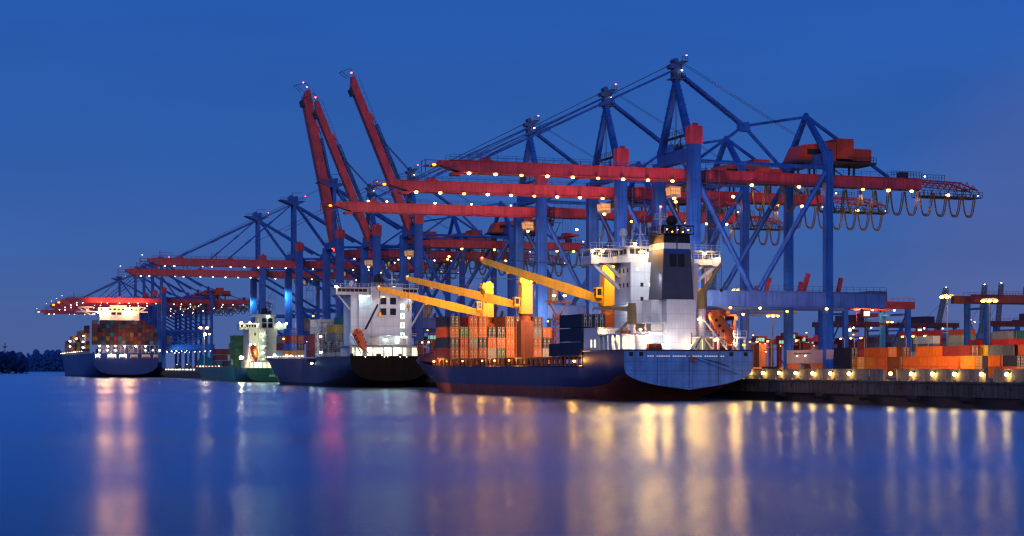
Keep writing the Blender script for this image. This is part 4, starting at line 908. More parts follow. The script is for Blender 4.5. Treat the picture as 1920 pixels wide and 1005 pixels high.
# stair tower on the quay side
b = MB()
for xx in (-11.5,-10.2):
    b.beam((ux(xx),uy(88),Z0),(ux(xx),uy(88),28.5),.16); b.beam((ux(xx),uy(89.3),Z0),(ux(xx),uy(89.3),28.5),.16)
for k in range(8):
    z = 11.8+k*2.3; b.box((ux(-11.6),uy(87.9),z),(ux(-10.1),uy(89.4),z+.1)); b.beam((ux(-11.5),uy(88),z),(ux(-10.2),uy(88),z+2.3 if k%2 else z+.1),.12); b.rail((ux(-11.6),uy(87.9),z+.1),(ux(-10.1),uy(87.9),z+.1),1,.5,.06)
b.build('stair_tower', M['rail'], ship)
for z in (13.4,17.3,20.1,22.6,25.2): lamp(ship, (ux(-11.9),uy(87.6),z), 'warm', .2)
# stores crane on the quay side (luffed jib) and provision crane on the water side
def stores_crane(x, y, zt, tip, hook, cols):
    b = MB(); b.tube([(x,y,Z0),(x,y,zt-3.4)],[.75,.7],12,0); b.tube([(x,y,zt-3.4),(x,y,zt)],[.95,.85],12,1); b.box((x-.5,y-.7,zt),(x+.5,y+.7,zt+.5),1)
    s = b.build('stores_crane', cols, ship)
    b = MB(); b.beam((x,y,zt-.6),tip,.8,.9,w2=.35,h2=.4); b.build('jib', cols[1], s)
    b = MB(); b.tube([tip,(tip[0],tip[1],hook)],.06,5); b.tube([(x,y,zt+.5),tip],.06,5); b.box((tip[0]-.2,tip[1]-.2,hook-.6),(tip[0]+.2,tip[1]+.2,hook)); b.build('hook', M['dark'], s)
M['tan'] = paint('stores_crane_tan', (.38,.27,.10), .5, .2, .5, .2)
stores_crane(ux(-10.0), uy(84.5), 20.6, (ux(-7.2),uy(82),25.8), 21, [sup, M['tan']])
stores_crane(ux(-24.9), uy(83.5), 17.6, (ux(-31.5),uy(86.5),17.2), 14.5, [sup, M['tan']])
b = MB(); b.beam((ux(-28.2),uy(83),10.0),(ux(-27.9),uy(83),12.6),.5); b.beam((ux(-27.9),uy(83),12.4),(ux(-25.6),uy(82),15.4),.45,w2=.25); b.tube([(ux(-27),uy(82.5),14.6),(ux(-26.2),uy(82.5),12.9)],.05,4); b.build('davit', M['tan'], ship)
# free-fall ramp for the lifeboat
b = MB()
for k in (-1.1,1.1):
    b.beam((ux(-9.2)+k,uy(85),16.2),(ux(-6.8)+k,uy(78),9.4),.25); b.beam((ux(-9.2)+k,uy(85),16.2),(ux(-9.2)+k,uy(85),Z0),.25); b.beam((ux(-8)+k,uy(81.5),12.9),(ux(-8)+k,uy(81.5),Z0),.22); b.beam((ux(-6.9)+k,uy(78.2),9.4),(ux(-6.4)+k,uy(79),13.6),.22); b.beam((ux(-8)+k,uy(81.5),Z0),(ux(-9.2)+k,uy(85),13),.16)
b.beam((ux(-10.3),uy(85),16.2),(ux(-8.1),uy(85),16.2),.2); b.build('lifeboat_ramp', sup, ship)
lifeboat((-7.9,80.3,13.6), (.22,-.62,-.74), 'orange enclosed lifeboat on the stern ramp of the near blue ship', 'free-fall lifeboats')
rb = thing('rescue_boat', (-26.3,83.5,11.9), 'small dark red rescue boat on the water-side boat deck of the blue ship', 'rescue boat')
b = MB(); b.tube([(-1.9,0,.75),(-1.4,0,.7),(1.0,0,.7),(2.0,0,.95)],[.25,.6,.6,.2],10); b.build('hull', M['lifeboat'], rb)
b = MB(); b.box((.9,-.3,.6),(1.5,.3,1.6)); b.build('outboard_motor', M['black'], rb)
# deck lamps
for p, k, r in (((-28.6,94.0,28.5),'deck',.3),((-26.6,93.9,28.55),'deck',.26),((-20.9,91.3,29.9),'deck',.3),((-19.4,91.2,28.4),'deck',.3),((-17.6,91.2,28.3),'white',.34),((-5.0,93.9,28.5),'deck',.3),((-2.2,93.9,27.6),'deck',.3),((-1.6,94.5,27.0),'deck',.26),((-22.9,90.0,17.5),'cold',.34),((-21.4,84.4,12.2),'white',.34),((-18.8,83.0,10.4),'cold',.34),((-13.4,82.9,10.4),'deck',.34),((-6.2,79.0,10.8),'deck',.34),((-10.2,78.3,11.3),'deck',.28),((-23.6,82.4,13.2),'deck',.26),((-28.0,89.5,13.1),'deck',.3),((-19.6,89.2,14.9),'sodium',.2),((-18.3,89.1,15.3),'sodium',.2),((-4.3,78.4,10.4),'sodium',.3),((-10.9,84.0,15.3),'deck',.26)):
    lamp(ship, (ux(p[0]),uy(p[1]),p[2]), k, r)
b = MB(); b.tube([(ux(-16.4),uy(77.4),8.5),(ux(-10),uy(76.6),6.9),(ux(-3.2),uy(78),4.6),(ux(.4),uy(80),4.3)],.07,5); b.build('mooring_line', M['wire'], ship)
b = MB(); b.tube([(ux(-16.6),uy(76.9),8.4),(ux(-9),uy(76),5.6),(ux(-3),uy(78),4.0),(ux(.4),uy(84),4.1)],.05,5); b.build('mooring_line', M['wire'], ship)
b = MB(); b.tube([(ux(-15.2),uy(78),9.4),(ux(-15.2),uy(78),12.6)],.08,5); b.tube([(ux(-14.6),uy(78),9.4),(ux(-12.6),uy(79),12)],.1,5); b.build('ensign_staff', M['dark'], ship)
b = MB()
for x0 in (-22.8,-21.3,-8.4,-6.9): b.disc((ux(x0),uy(79.5),10.0),.55,'x',1.2,n=12); b.box((ux(x0)-.7,uy(79.2),9.4),(ux(x0)+.7,uy(80.2),9.7))
b.build('mooring_winch', M['oxide'], ship)
# hatch supports under the deck cargo: posts, coaming, glowing bays
b = MB(); b.box((-11.6,uy(112),6.3),(11.6,uy(204),6.9)); b.build('hatch_coaming', M['oxide'], ship)
y = 113.0
while y < 202:
    b = MB()
    for x in (-12.5,-11.2): b.box((x-.22,uy(y),6.3),(x+.22,uy(y)+.7,8.02))
    b.box((-12.7,uy(y)-.1,7.8),(-10.9,uy(y)+.8,8.04)); b.beam((-12.5,uy(y)+.3,6.4),(-12.5,uy(y)+1.8,8.0),.16); b.build('lashing_post', M['oxide'], ship); y += 3.05
b = MB(); b.box((-12.4,uy(112),8.05),(12.4,uy(202),8.28)); b.build('hatch_cover', M['oxide'], ship)
b = MB(); b.box((-12.9,uy(98.2),6.3),(-9,uy(110.6),6.5)); b.box((-12.9,uy(98.2),8.3),(12.6,uy(111),8.5))
for yy in (98.6,101,103.4,105.8,108.2,110.4): b.box((-12.8,uy(yy),6.4),(-12.4,uy(yy)+.3,8.3))
b.build('hatch_cover', M['oxide'], ship)
for u, k in ((199,'warm'),(160,'sodium'),(141,'sodium'),(151,'sodium'),(101.5,'warm'),(175,'sodium'),(188,'sodium')): lamp(ship, (ux(-29.5),uy(u),7.7 if u > 110 else 7.4), k, .3 if k == 'warm' else .2)
# forecastle: breakwater, mast
b = MB(); b.hexa([(-11.6,uy(203),7.2),(11.6,uy(203),7.2),(9.2,uy(226),7.9),(-9.2,uy(226),7.9)],[(-12,uy(203),10.0),(12,uy(203),10.0),(9.8,uy(226),9.6),(-9.8,uy(226),9.6)]); b.box((-12.1,uy(205),10.0),(12.1,uy(214),10.25)); 
for yy in (205,209,213): b.beam((-12,uy(yy),10.1),(-12,uy(yy),13.2),.25)
b.hexa([(-12.2,uy(204.6),12.9),(12,uy(204.6),12.9),(8.6,uy(230),12.9),(-8.6,uy(230),12.9)],[(-12.2,uy(204.6),13.3),(12,uy(204.6),13.3),(8.6,uy(230),13.3),(-8.6,uy(230),13.3)])
for yy, xx in ((219,10.4),(224,9.6),(229,8.8)): b.beam((-xx,uy(yy),9),(-xx,uy(yy),12.9),.25); b.beam((-xx,uy(yy),9.6),(-xx+.6,uy(yy)+4.5,12.9),.2)
b.build('breakwater', M['oxide'], ship)
b = MB(); b.tube([(0,uy(232),8.5),(0,uy(232),20)],[.35,.15],8); b.build('fore_mast', M['rail'], ship)
lamp(ship, (-12.6,uy(206),12.6), 'sodium', .24); lamp(ship,(-12.6,uy(212),12.6),'sodium',.2)
# orange lattice lamp mast on deck
b = MB(); bs = ux(-16.0); b.lattice((bs,uy(146.6),8.3),(bs,uy(146.6),18.0),1.7,.2,6); b.beam((bs,uy(146.6),17.0),(bs-2.4,uy(146.6),21),.25); b.beam((bs,uy(146.6),17.0),(bs+2.4,uy(146.6),21),.25); b.beam((bs-3.2,uy(146.6),20.6),(bs+3.2,uy(146.6),20.6),.2); b.box((bs-3,uy(146),20.9),(bs+3,uy(147.2),21.0))
lm_ = b.build('lamp_mast', M['oxide'], ship)
lamp(lm_, (bs-1.2,uy(146.0),22.2), 'warm', .42); lamp(lm_, (bs+1.3,uy(146.0),22.2), 'warm', .42)
# three deck cranes, jibs swung out over the water
def deck_crane(u, root_z, tip, flip=0):
    x, y = ux(-16.3), uy(u)
    b = MB(); b.hexa([(x-1.55,y-1.5,6.3),(x+1.55,y-1.5,6.3),(x+1.55,y+1.5,6.3),(x-1.55,y+1.5,6.3)],[(x-1.55,y-1.5,17.0),(x+1.55,y-1.5,17.0),(x+1.55,y+1.5,17.0),(x-1.55,y+1.5,17.0)]); b.tube([(x,y,16.9),(x,y,17.4),(x,y,18.2),(x,y,18.7)],[1.5,1.35,1.35,1.6],16)
    p = b.build('deck_crane', M['oxide'], ship)
    b = MB(); b.hexa([(x-1.5,y-1.35,18.7),(x+1.4,y-1.35,18.7),(x+1.4,y+1.35,18.7),(x-1.5,y+1.35,18.7)],[(x-1.15,y-1.2,26.4),(x+1.35,y-1.2,27.2),(x+1.35,y+1.2,27.2),(x-1.15,y+1.2,26.4)]); b.disc((x-.8,y,26.4),.9,'y',2.2,n=14); b.disc((x+.4,y,27.0),.7,'y',2.0,n=14); b.box((x-1.7,y-1.0,18.8),(x-1.3,y+1.0,20.6)); b.build('crane_house', M['yellow'], p)
    b = MB(); b.box((x-2.9,y-.9,20.4),(x-1.52,y+.9,22.6),0); b.box((x-2.96,y-.7,20.9),(x-2.89,y+.7,22.3),1); b.box((x-2.7,y-.95,21.0),(x-1.8,y-.89,22.3),1); b.build('crane_cab', [M['yellow'], M['window']], p)
    r0 = Vector((x-1.2,y+.2,root_z)); tp = Vector((ux(tip[0]),uy(tip[1]),tip[2]))
    b = MB(); md = r0.lerp(tp,.25); b.beam(r0,md,1.3,1.5,w2=1.6,h2=2.1); b.beam(md,tp,1.6,2.1,w2=.95,h2=1.2)
    d = (tp-r0).normalized()
    b.disc(tp+d*.2+Vector((0,0,.1)), .55,'y',.8,n=12)
    for f in (.3,.55,.8): c = r0.lerp(tp,f); b.box((c.x-.3,c.y-.7,c.z-1.2),(c.x+.3,c.y+.7,c.z-.7))
    b.build('jib', M['yellow'], p)
    b = MB()
    for k in (-.35,0,.35): b.tube([(x-.6,y+k,26.8),tuple(tp+Vector((0,k,.5)))],.05,4)
    hz = tp.z - 6; b.tube([tuple(tp),(tp.x,tp.y,hz)],.06,4); b.build('rope', M['wire'], p)
    b = MB(); b.box((tp.x-.35,tp.y-.3,hz-.9),(tp.x+.35,tp.y+.3,hz)); b.tube([(tp.x,tp.y,hz-.9),(tp.x+.2,tp.y,hz-1.5),(tp.x-.1,tp.y,hz-1.8)],.12,5); b.build('hook_block', M['yellow'], p)
    lamp(p, (tp.x-.3,tp.y-.3,tp.z+.6), 'beacon', .24, 'beacon'); lamp(p, (x+.9,y-1.6,26.3), 'sodium', .28)
    point((SX+x+2.2, SY+y-8, 29.5), 13000, (1,.62,.12), .5, (SX+x,SY+y+1,24), 100)
    point((SX+x-8, SY+y-12, 31.0), 15000, (1,.62,.12), .5, (SX+x-8,SY+y+4,24.5), 100)  # unseen spots added in mid-air to brighten the yellow house and jib
deck_crane(168, 20.6, (-41.9,178,27.0)); deck_crane(197, 19.6, (-41.6,206,25.9)); deck_crane(116.5, 20.0, (-40.0,127,28.3))
# light from the deck lamps, plus unseen fill spots added for the superstructure
WARM = (1,.72,.42); SOD = (1,.50,.13); COLD = (.70,.90,1.0)
point((-27.5,79,10.8), 2100, (1,.80,.58), .4, (-19,92,20)); point((-6.5,78.5,12.2), 2100, (1,.74,.48), .4, (-13,92,20)); point((-17.5,77.8,10.2), 1100, (1,.90,.85), .4, (-16,90,22), 120)
point((-21.0,82.0,11.8), 260, (.95,.95,1), .3); point((-13.2,80.6,10.6), 260, WARM, .3); point((-18.8,81.0,10.6), 160, COLD, .3); point((-6.6,78,12.0), 420, WARM, .3); point((-26,81,11.4), 160, WARM, .3)
point((-20,88.5,27.8), 600, (1,.86,.66), .3, (-20,92,24)); point((-27.5,92,27.7), 420, WARM, .3, (-26,96,26)); point((-4.4,92,27.7), 420, WARM, .3, (-5,96,26)); point((-24.2,90,17.4), 420, COLD, .3, (-22,92,15)); point((-12,84.2,16.2), 260, WARM, .3); point((-19.5,84,23.5), 1100, (.85,.92,1), .4, (-19.5,90,19))
# unseen spots added near the deck lamps to lay gold streaks on the water
for x, u, z, wv in ((-28.4,93.5,28.4,260),(-20.6,91.0,29.6,420),(-17.2,90.6,28.4,420),(-5,93.5,28.4,260),(-21.4,83.6,12.2,420),(-18.4,82.2,10.6,300),(-13.2,81.8,10.6,420),(-6,78.4,11.0,340),(-10.4,83.4,15.6,200),(-12.4,86.6,22,200),(-28,88.8,13.2,300)):
    point((x,u,z), wv*9.5, (1,.45,.07), .5, (x-20,u-120,-8), 130)
for x, u, z, wv in ((-29.8,199,7.9,260),(-29.8,160,8.0,160),(-29.8,141,8.0,160),(-16.5,166,26.2,420),(-16.5,195,26.2,420),(-30,178,14,200),(-30,101,7.6,220)):
    point((x,u,z), wv*3.6, (1,.40,.06), .4, (x-20,u-120,-8), 130)
# deck cargo
bay_cols = [
 ['maroon','navy','rust','navy'], ['rust','red','green'], ['rust','grey','orange','red'], ['rust','navy','orange','rust'], ['cream','orange','navy'],
 ['green','orange','navy'], ['orange','orange','orange','brown'], ['rust','brown','brown','maroon'], ['orange','navy','amber'], ['orange','rust','grey','purple'], ['white','navy','orange']]
for i, colm in enumerate(bay_cols):
    for k, c in enumerate(colm):
        container('40', 1, (-28.9+i*2.375, 187.0, 8.3+k*2.6), c, '%s container, %s tier, %s stack from the water, mid near ship' % (c, ORD[k], ORD[i]), 'containers aboard the near blue ship')
for i in range(2):
    for k in range(3):
        container('40', 1, (-29.0+i*2.375, 98.6, 8.52+k*2.72), 'navy', 'navy container, %s tier, %s from the water, beside the near white bridge' % (ORD[k], ORD[i]), 'containers aboard the near blue ship')
container('20', 1, (-28.9, 111.2, 8.35), 'navy', 'short navy container alone in front of the dark stack on the near blue ship', 'containers aboard the near blue ship')
for i in range(4):
    container('20', 1, (-27.2+i*2.4, 204.5, 10.3), 'slate', 'slate container, %s from the water, low behind the bow of near blue ship' % ORD[i], 'containers aboard the near blue ship')
point((-27,172,17), 5200, (1,.50,.11), .6, (-24,187,12), 95); point((-19,172,17), 5200, (1,.48,.10), .6, (-18,187,12), 95); point((-9,172,17), 5200, (1,.50,.11), .6, (-9,187,12), 95)
for u in (120,136,152,168,184,200): point((-26.5,u,7.4), 420, (1,.50,.12), .25)
point((-44,190,4.5), 6500, (1,.62,.25), .4, (-22,225,3)); point((-36,190,15.5), 3200, (1,.45,.1), .4, (-26,207,11))  # unseen spots added outboard to light the bow, boot topping and breakwater
# ------------------------------------------------------------------ second ship: black stern, white house
S2X, S2Y = -14.0, 299.0
s2 = thing('container_ship', (S2X,S2Y,0), 'container ship with black stern and tall white house, moored beyond the near blue ship', 'ship')
bx = 12.6
st = [
 (0, [(0,1.9),(6,2.3),(10.2,3.8),(12.0,5.6),(bx,7.4),(bx,9.6)]),
 (6, [(0,.6),(6,1.1),(10,2.7),(11.8,4.8),(bx,7),(bx,9.6)]),
 (14,[(0,-1.5),(4,-.8),(8.6,1.0),(11.2,3.2),(12.4,6),(bx,9.6)]),
 (28,[(0,-2),(7,-2),(10.6,-.2),(12.2,2.2),(bx,5),(bx,9.6)]),
 (47,[(0,-2),(9,-2),(12,-1),(bx,1.0),(bx,4),(bx,9.7)]),
 (51,[(0,-2),(9,-2),(12,-1),(bx,1.0),(bx,3.5),(bx,6.6)]),
 (58,[(0,-2),(9,-2),(12,-1),(bx,1.0),(bx,3.5),(bx,6.6)]),
 (66,[(0,-2),(9,-2),(12,-1),(bx,1.0),(bx,4),(bx,9.2)]),
 (110,[(0,-2),(8,-2),(11,-1),(12,1.0),(bx,4.5),(bx,9.4)]),
 (130,[(0,-2),(4,-2),(7,-1),(8.6,1.0),(11,5),(12.3,9.6)]),
 (148,[(0,-2),(.6,-2),(1.6,-1),(2.6,1.0),(7,6),(10.4,9.8)]),
 (160,[(0,-.5),(.1,-.4),(.3,0),(.8,1.0),(3.6,6),(6.6,9.9)]),
 (184,[(0,7.5),(.05,7.8),(.1,8),(.15,8.4),(.3,9),(.5,10.2)]),
]
h2 = hull(s2, st, [M['hullgrey'], M['bootdark'], M['hullblack']], 3)
# the black stern panel wraps a little round the quarter
b = MB(); b.box((-12.9,-.05,9.5),(12.9,.2,9.75)); b.build('rubbing_rail', M['hullblack'], h2)
W2 = M['whitegrey']
b = MB()
b.box((-11.6,4.5,9.6),(10.2,17.5,12.7)); b.box((-12.4,2,12.7),(12.2,17.5,12.95))
b.box((-10.6,8,12.95),(-8.4,17.5,28.6)); b.box((-8.4,6.5,12.95),(-4.6,17.5,28.6)); b.box((-4.6,5.5,12.95),(5.4,17.5,31.2)); b.box((5.4,6.2,12.95),(8.4,17.5,28.6))
for z in (16.0,19.1,22.2,25.3): b.box((-10.65,5.43,z),(5.45,5.5,z+.08))
a2 = b.build('accommodation', W2, s2)
b = MB(); b.box((-15.2,8,28.6),(11.2,16,29.1)); b.box((-15.2,8.2,29.1),(-4.7,16,29.5)); b.box((5.5,8.2,29.1),(11.2,16,29.5)); b.box((-15.2,8,30.7),(11.2,16,31.0)); b.box((-15,8.4,29.5),(-4.7,15.8,30.7)); b.box((5.5,8.4,29.5),(11,15.8,30.7))
b2_ = b.build('bridge', W2, s2)
b = MB()
for k in range(7): b.box((-14.7+k*1.35,8.3,29.65),(-13.5+k*1.35,8.42,30.55))
b.build('window', M['window'], b2_); b = MB()
for k in range(4): b.box((5.9+k*1.25,8.3,29.65),(7.0+k*1.25,8.42,30.55))
b.build('window', M['window'], b2_)
b = MB(); b.rail((-15.2,8,31),(11.2,8,31),1.1,1.4,.08); b.rail((-4.6,5.5,31.2),(5.4,5.5,31.2),1.1,1.4,.08); b.build('railing', M['rail'], b2_)
for p, q in (((-14.4,9,28.6),(-10.6,9,24)),((10.6,9,28.6),(8.4,9,25.5))):
    b = MB(); b.beam(p,q,.5); b.build('wing_strut', W2, b2_)
b = MB()
for x in (-.9,2.2):
    for z in (22.4,25.7): b.box((x-.95,5.36,z),(x+.95,5.44,z+2.1))
b.build('funnel_grille', M['window'], a2)
b = MB()
for z in (15.3,18.4,21.3,24.2): b.box((4.6,5.34,z),(5.9,5.45,z+1.7),0); b.box((5.05,5.28,z+.4),(5.3,5.35,z+1.3),1)
for z in (10.3,13.6): b.box((2.6,4.35,z),(3.9,4.46,z+2.3),0)
b.build('window', [M['wincold'], M['window']], a2)
b = MB(); b.box((-11.0,4.38,9.8),(9.8,4.46,12.3)); b.build('lit_opening', M['deckglow'], a2)
b = MB()
for x in (-10.6,-8.0,-5.0,-1.5,1.2,4.4,7.2,9.4): b.box((x-.2,2.2,9.6),(x+.2,2.6,12.7))
b.box((-12.4,2.0,12.4),(12.2,2.2,13.0)); b.rail((-12.4,2,12.95),(12.2,2,12.95),1.1,1.4,.08); b.rail((-9,3,16.3),(9,3,16.3),.4,1.4,.08); b.box((-8.6,3,15.9),(9,5.4,16.1)); b.build('boat_deck', W2, s2)
b = MB(); b.disc((-11.6,2.7,9.6+.5),.45,'x',1,n=10); b.disc((4,3,10),.5,'x',1.4,n=10); b.disc((-3,3,10),.5,'x',1.4,n=10); b.build('mooring_winch', M['dark'], s2)
b = MB(); b.tube([(-1.2,12,31.2),(-1.2,12,35)],[1.2,.9],10); b.tube([(.4,12,31.2),(.4,12,34.2)],.5,8); b.ball((-.9,12,34.6),.9,0,8,5); b.build('exhaust_pipe', M['black'], s2)
b = MB(); b.tube([(3.6,12,31.2),(3.6,12,36)],[.3,.15],6); b.box((2.4,11.8,33.6),(4.8,12.2,33.8)); b.build('radar_mast', M['rail'], s2)
b = MB(); b.tube([(-8,12,31),(-8,12,33.6)],.07,5); b.build('antenna', M['rail'], s2)
b = MB(); b.tube([(-9.4,12,31),(-9.4,12,31.9)],.25,6); b.ball((-9.4,12,32.4),.8,0,10,6); b.build('satellite_dome', M['white'], s2)
for x, tip in ((-7.4,(-4.4,-1.5,25.4)),(6.6,(10.6,-1.5,26.2))):
    b = MB(); b.tube([(x,3.2,9.6),(x,3.2,16.6)],[.8,.7],10); b.box((x-.8,2.6,16.6),(x+.8,4,17.8)); s_ = b.build('stores_crane', W2, s2)
    b = MB(); b.beam((x,3.2,17.4),tip,.5,.5,w2=.25) ; b.build('jib', M['dark'] if x < 0 else W2, s_)
    b = MB(); b.tube([tip,(tip[0],tip[1],tip[2]-4)],.06,4); b.build('hook', M['dark'], s_)
b = MB()
for k in (-1.1,1.1): b.beam((-10.4+k,5.5,16.6),(-8.4+k,-1,10.4),.25); b.beam((-10.4+k,5.5,16.6),(-10.4+k,5.5,9.6),.25)
b.build('lifeboat_ramp', W2, s2)
lifeboat((S2X-9.4,S2Y+1.6,14.6), (.22,-.62,-.74), 'orange-red lifeboat at the corner of the black-sterned ship', 'free-fall lifeboats')
for p, k, r in (((-15.2,7.9,31.2),'white',.5),((-7.4,6.2,28.2),'cold',.5),((-1.0,5.0,28.0),'warm',.26),((-5.4,6.2,28.4),'cold',.3),((8.0,6,28.2),'white',.55),((3.2,8,31.3),'cold',.5),((-.2,5.2,15.0),'cold',.5),((-.2,4.2,12.1),'cold',.5),((-8.9,6.0,14.7),'cold',.32),((-9.4,4,11),'cold',.3),((5.5,3.2,15.7),'white',.28)): lamp(s2, p, k, r)
for x in (-8,-2,-1,3,5): lamp(s2, (x,-.2,9.5), 'small', .14)
CY = (.62,.92,1)
point((S2X-8.3,S2Y+3.0,27.6), 600, CY, .3, (S2X-8,S2Y+8,14)); point((S2X-5.6,S2Y+3,27.6), 300, CY, .3, (S2X-6,S2Y+7,14)); point((S2X-1,S2Y+2,28), 380, (1,.92,.8), .3, (S2X,S2Y+6,20)); point((S2X+7.4,S2Y+2.6,27), 450, (.85,.93,1), .3, (S2X+7,S2Y+7,18)); point((S2X-.2,S2Y+2,15.2), 320, (.8,.95,1), .3); point((S2X-.2,S2Y+2.4,12), 160, (.8,.95,1), .3); point((S2X,S2Y-8,13), 1300, (.82,.86,1), .5, (S2X,S2Y+6,29), 85); point((S2X+3,S2Y+1.8,11.4), 160, (1,.97,.8), .3); point((S2X-6,S2Y+1.8,11.4), 160, (1,.97,.8), .3); point((S2X-12,S2Y+3,18), 220, (.8,.85,1), .3)
# bulwark rail with little lamps, lashing bridge, bow
b = MB(); b.rail((-12.7,66,9.3),(-12.5,112,9.45),1.15,1.2,.14); b.rail((-12.5,112,9.45),(-10.4,148,9.8),1.15,1.2,.14); b.rail((-12.7,48,9.7),(-12.7,5,9.7),1.1,1.5,.1); b.build('railing', M['rail'], s2)
for k in range(14): lamp(s2, (-13.0+.10*max(0,k-7), 68+k*5.4, 10.2), 'small', .16)
b = MB()
for y in (41,47.2):
    for x in (-12.2,-8.6,-5): b.beam((x,y,9.6),(x,y,21.2),.4)
    for z in (12.4,15.2,18,20.8): b.box((-12.4,y-.5,z),(-4.8,y+.5,z+.16)); b.rail((-12.4,y-.5,z+.16),(-4.8,y-.5,z+.16),1,1.2,.08)
for z in (12.4,15.2,18,20.8): b.box((-12.4,41,z),(-11.6,47,z+.16))
b.build('lashing_bridge', M['steel'], s2)
for p, k in (((-12.8,40.6,11.2),'cold'),((-12.8,40.6,16.4),'cold'),((-12.8,54,7.6),'cold'),((-12.6,102,16.6),'sodium'),((-12.8,96,10.6),'sodium'),((-12.8,88,10.4),'warm'),((-12.8,118,10.9),'cold'),((-11,60,23.6),'warm')): lamp(s2, p, k, .45 if k == 'cold' else .38)
point((S2X-15,S2Y+102,17), 500, SOD, .4); point((S2X-15,S2Y+44,14), 900, CY, .4); point((S2X-15,S2Y+95,11), 500, SOD, .4)
point((S2X-20,S2Y+70,16), 4500, (1,.85,.7), .5, (-24,389,14)); point((S2X-20,S2Y+46,22), 6000, (.9,.95,1), .5, (-16,366,20)); point((S2X-20,S2Y+18,19), 900, (.8,.95,1), .5, (-22,322,18))  # unseen spots added on the water side to brighten the container stacks
G2 = 'containers aboard the black-sterned ship'
def put2(cols, u, z0, x0, names, sz='40'):
    for i, colm in enumerate(cols):
        for k, c in enumerate(colm):
            container(sz, 1, (x0+i*2.45, u, z0+k*2.62), c, '%s container, %s tier, %s stack from the water, %s' % (c, ORD[k], ORD[i], names), G2)
put2([['amber','blue','red','blue'],['amber','navy','red']], 389.5, 9.7, -26.4, 'bow bay of black-sterned ship')
put2([['pale','maroon','grey'],['slate','maroon','grey']], 408, 9.9, -25.4, 'foremost bay of black-sterned ship')
put2([['grey','pale','maroon','pale','white'],['pale','slate','white','white','white'],['slate','grey','red','red','white'],['grey','pale','white','pale','red'],['slate','maroon','grey','white','white'],['maroon','pale','grey','grey','white']], 366, 9.7, -21.8, 'middle bay of black-sterned ship')
put2([['maroon','maroon','maroon']], 352, 9.7, -26.2, 'lone column of black-sterned ship')
put2([['grey','yellow'],['pale','yellow','teal'],['blue','grey','teal']], 322.5, 14.6, -25.8, 'beside the tall white house')
# ------------------------------------------------------------------ small green ship
GX, GY = -9.4, 520.0
g = thing('container_ship', (GX,GY,0), 'small green container ship with cream bridge house beside the distant cranes', 'ship')
bx = 9.2
st = [
 (0, [(0,.4),(5,.5),(7.6,1.6),(8.8,3),(bx,4.4),(bx,6.0)]),
 (12,[(0,-2),(4,-1.5),(7.4,.4),(8.6,2),(bx,4.0),(bx,5.8)]),
 (30,[(0,-2),(7,-2),(8.8,-1),(bx,.9),(bx,3),(bx,5.6)]),
 (110,[(0,-2),(7,-2),(8.8,-1),(bx,.9),(bx,3),(bx,5.8)]),
 (140,[(0,-2),(4,-2),(6.5,-1),(7.2,1),(8.2,4),(9.0,6.4)]),
 (160,[(0,-1.5),(.2,-1.2),(.8,-.6),(1.4,1),(4,5),(6.4,8.4)]),
 (180,[(0,6),(.05,6.4),(.1,7),(.15,8),(.3,10),(.6,13)]),
]
gh = hull(g, st, [M['hullgreen'], M['boot'], M['hullgreen']], 2)
b = MB(); q = random.Random(9)
for k in range(7): b.box((.6+k*.9,-.05,2.3),(1.2+k*.9+q.uniform(-.2,.15),.02,3.2))
b.build('lettering', M['pale'], gh)
b = MB(); b.box((-7.8,2,6),(7.8,22,9)); b.box((-6.8,7,9),(5.4,22,23.0)); b.box((-3.2,4,9),(-.2,7,22.8))
for z in (12,15,18,21): b.box((-6.85,6.93,z),(5.45,7,z+.1))
ga = b.build('accommodation', M['cream'], g)
b = MB(); b.box((-11.0,8,22.6),(9.8,14,23.2)); b.box((-11.0,8,25.0),(9.8,14,25.4)); b.box((-10.8,8.3,23.2),(9.6,13.8,25.0)); b.box((-2.8,6.4,23),(4,15,28.2)); b.box((-4.6,6,28.2),(4.6,15,29.2)); gb = b.build('bridge', M['cream'], g)
b = MB()
for k in range(6): b.box((-10.2+k*1.15,8.2,23.6),(-9.4+k*1.15,8.33,24.7))
b.build('window', M['window'], gb); b = MB()
for k in range(2): b.box((-1.4+k*2.6,6.3,23.4),(.6+k*2.6,6.43,25.4)); b.box((-1.4+k*2.6,6.3,25.7),(.6+k*2.6,6.43,27.6))
b.build('window', M['window'], gb)
b = MB(); b.box((-4.6,6.9,20),(-4.0,7.02,21.2)); b.build('window', M['window'], gb)
b = MB(); b.tube([(.4,10,29.2),(.4,10,32)],[1.6,1.2],10); b.tube([(2.6,10,29.2),(2.6,10,31)],.6,8); b.tube([(-2,10,29.2),(-2,10,36)],[.3,.12],6); b.build('exhaust_pipe', M['black'], g)
b = MB()
for k in range(6): b.box((-3.6,3.0,8.4+k*2.4),(.6,4,8.55+k*2.4)); b.beam((-3.4,3.2,8.5+k*2.4),(.2,3.2,10.8+k*2.4),.2)
b.build('stair_tower', M['cream'], g)
for k in range(5): lamp(g, (-1.6,2.6,9.9+k*2.7), 'cold', .34)
for p, k, r in (((-10.2,7.6,25.6),'white',.6),((-6.4,7.6,25.6),'white',.5),((-2.9,7.4,25.0),'white',.4),((1.2,5.8,28.4),'cold',.5),((6.2,7.6,25.6),'cold',.6),((9.4,7.6,25.4),'cold',.55),((-6.8,4,16),'cold',.5),((-5.0,4,16),'cold',.4),((-7.8,2,9.5),'cold',.5),((5,1.4,8.2),'cold',.5),((-4,1.4,8.2),'cold',.5),((8,1.2,8.4),'cold',.4),((3.0,7.6,24),'cold',.3)): lamp(g, p, k, r)
lamp(g, (-10.4,6,10.6), 'flare', .9)
b = MB()
for k in range(9): b.box((-8.2+k*1.9,-.02,6.0),(-7.9+k*1.9,.3,8.6))
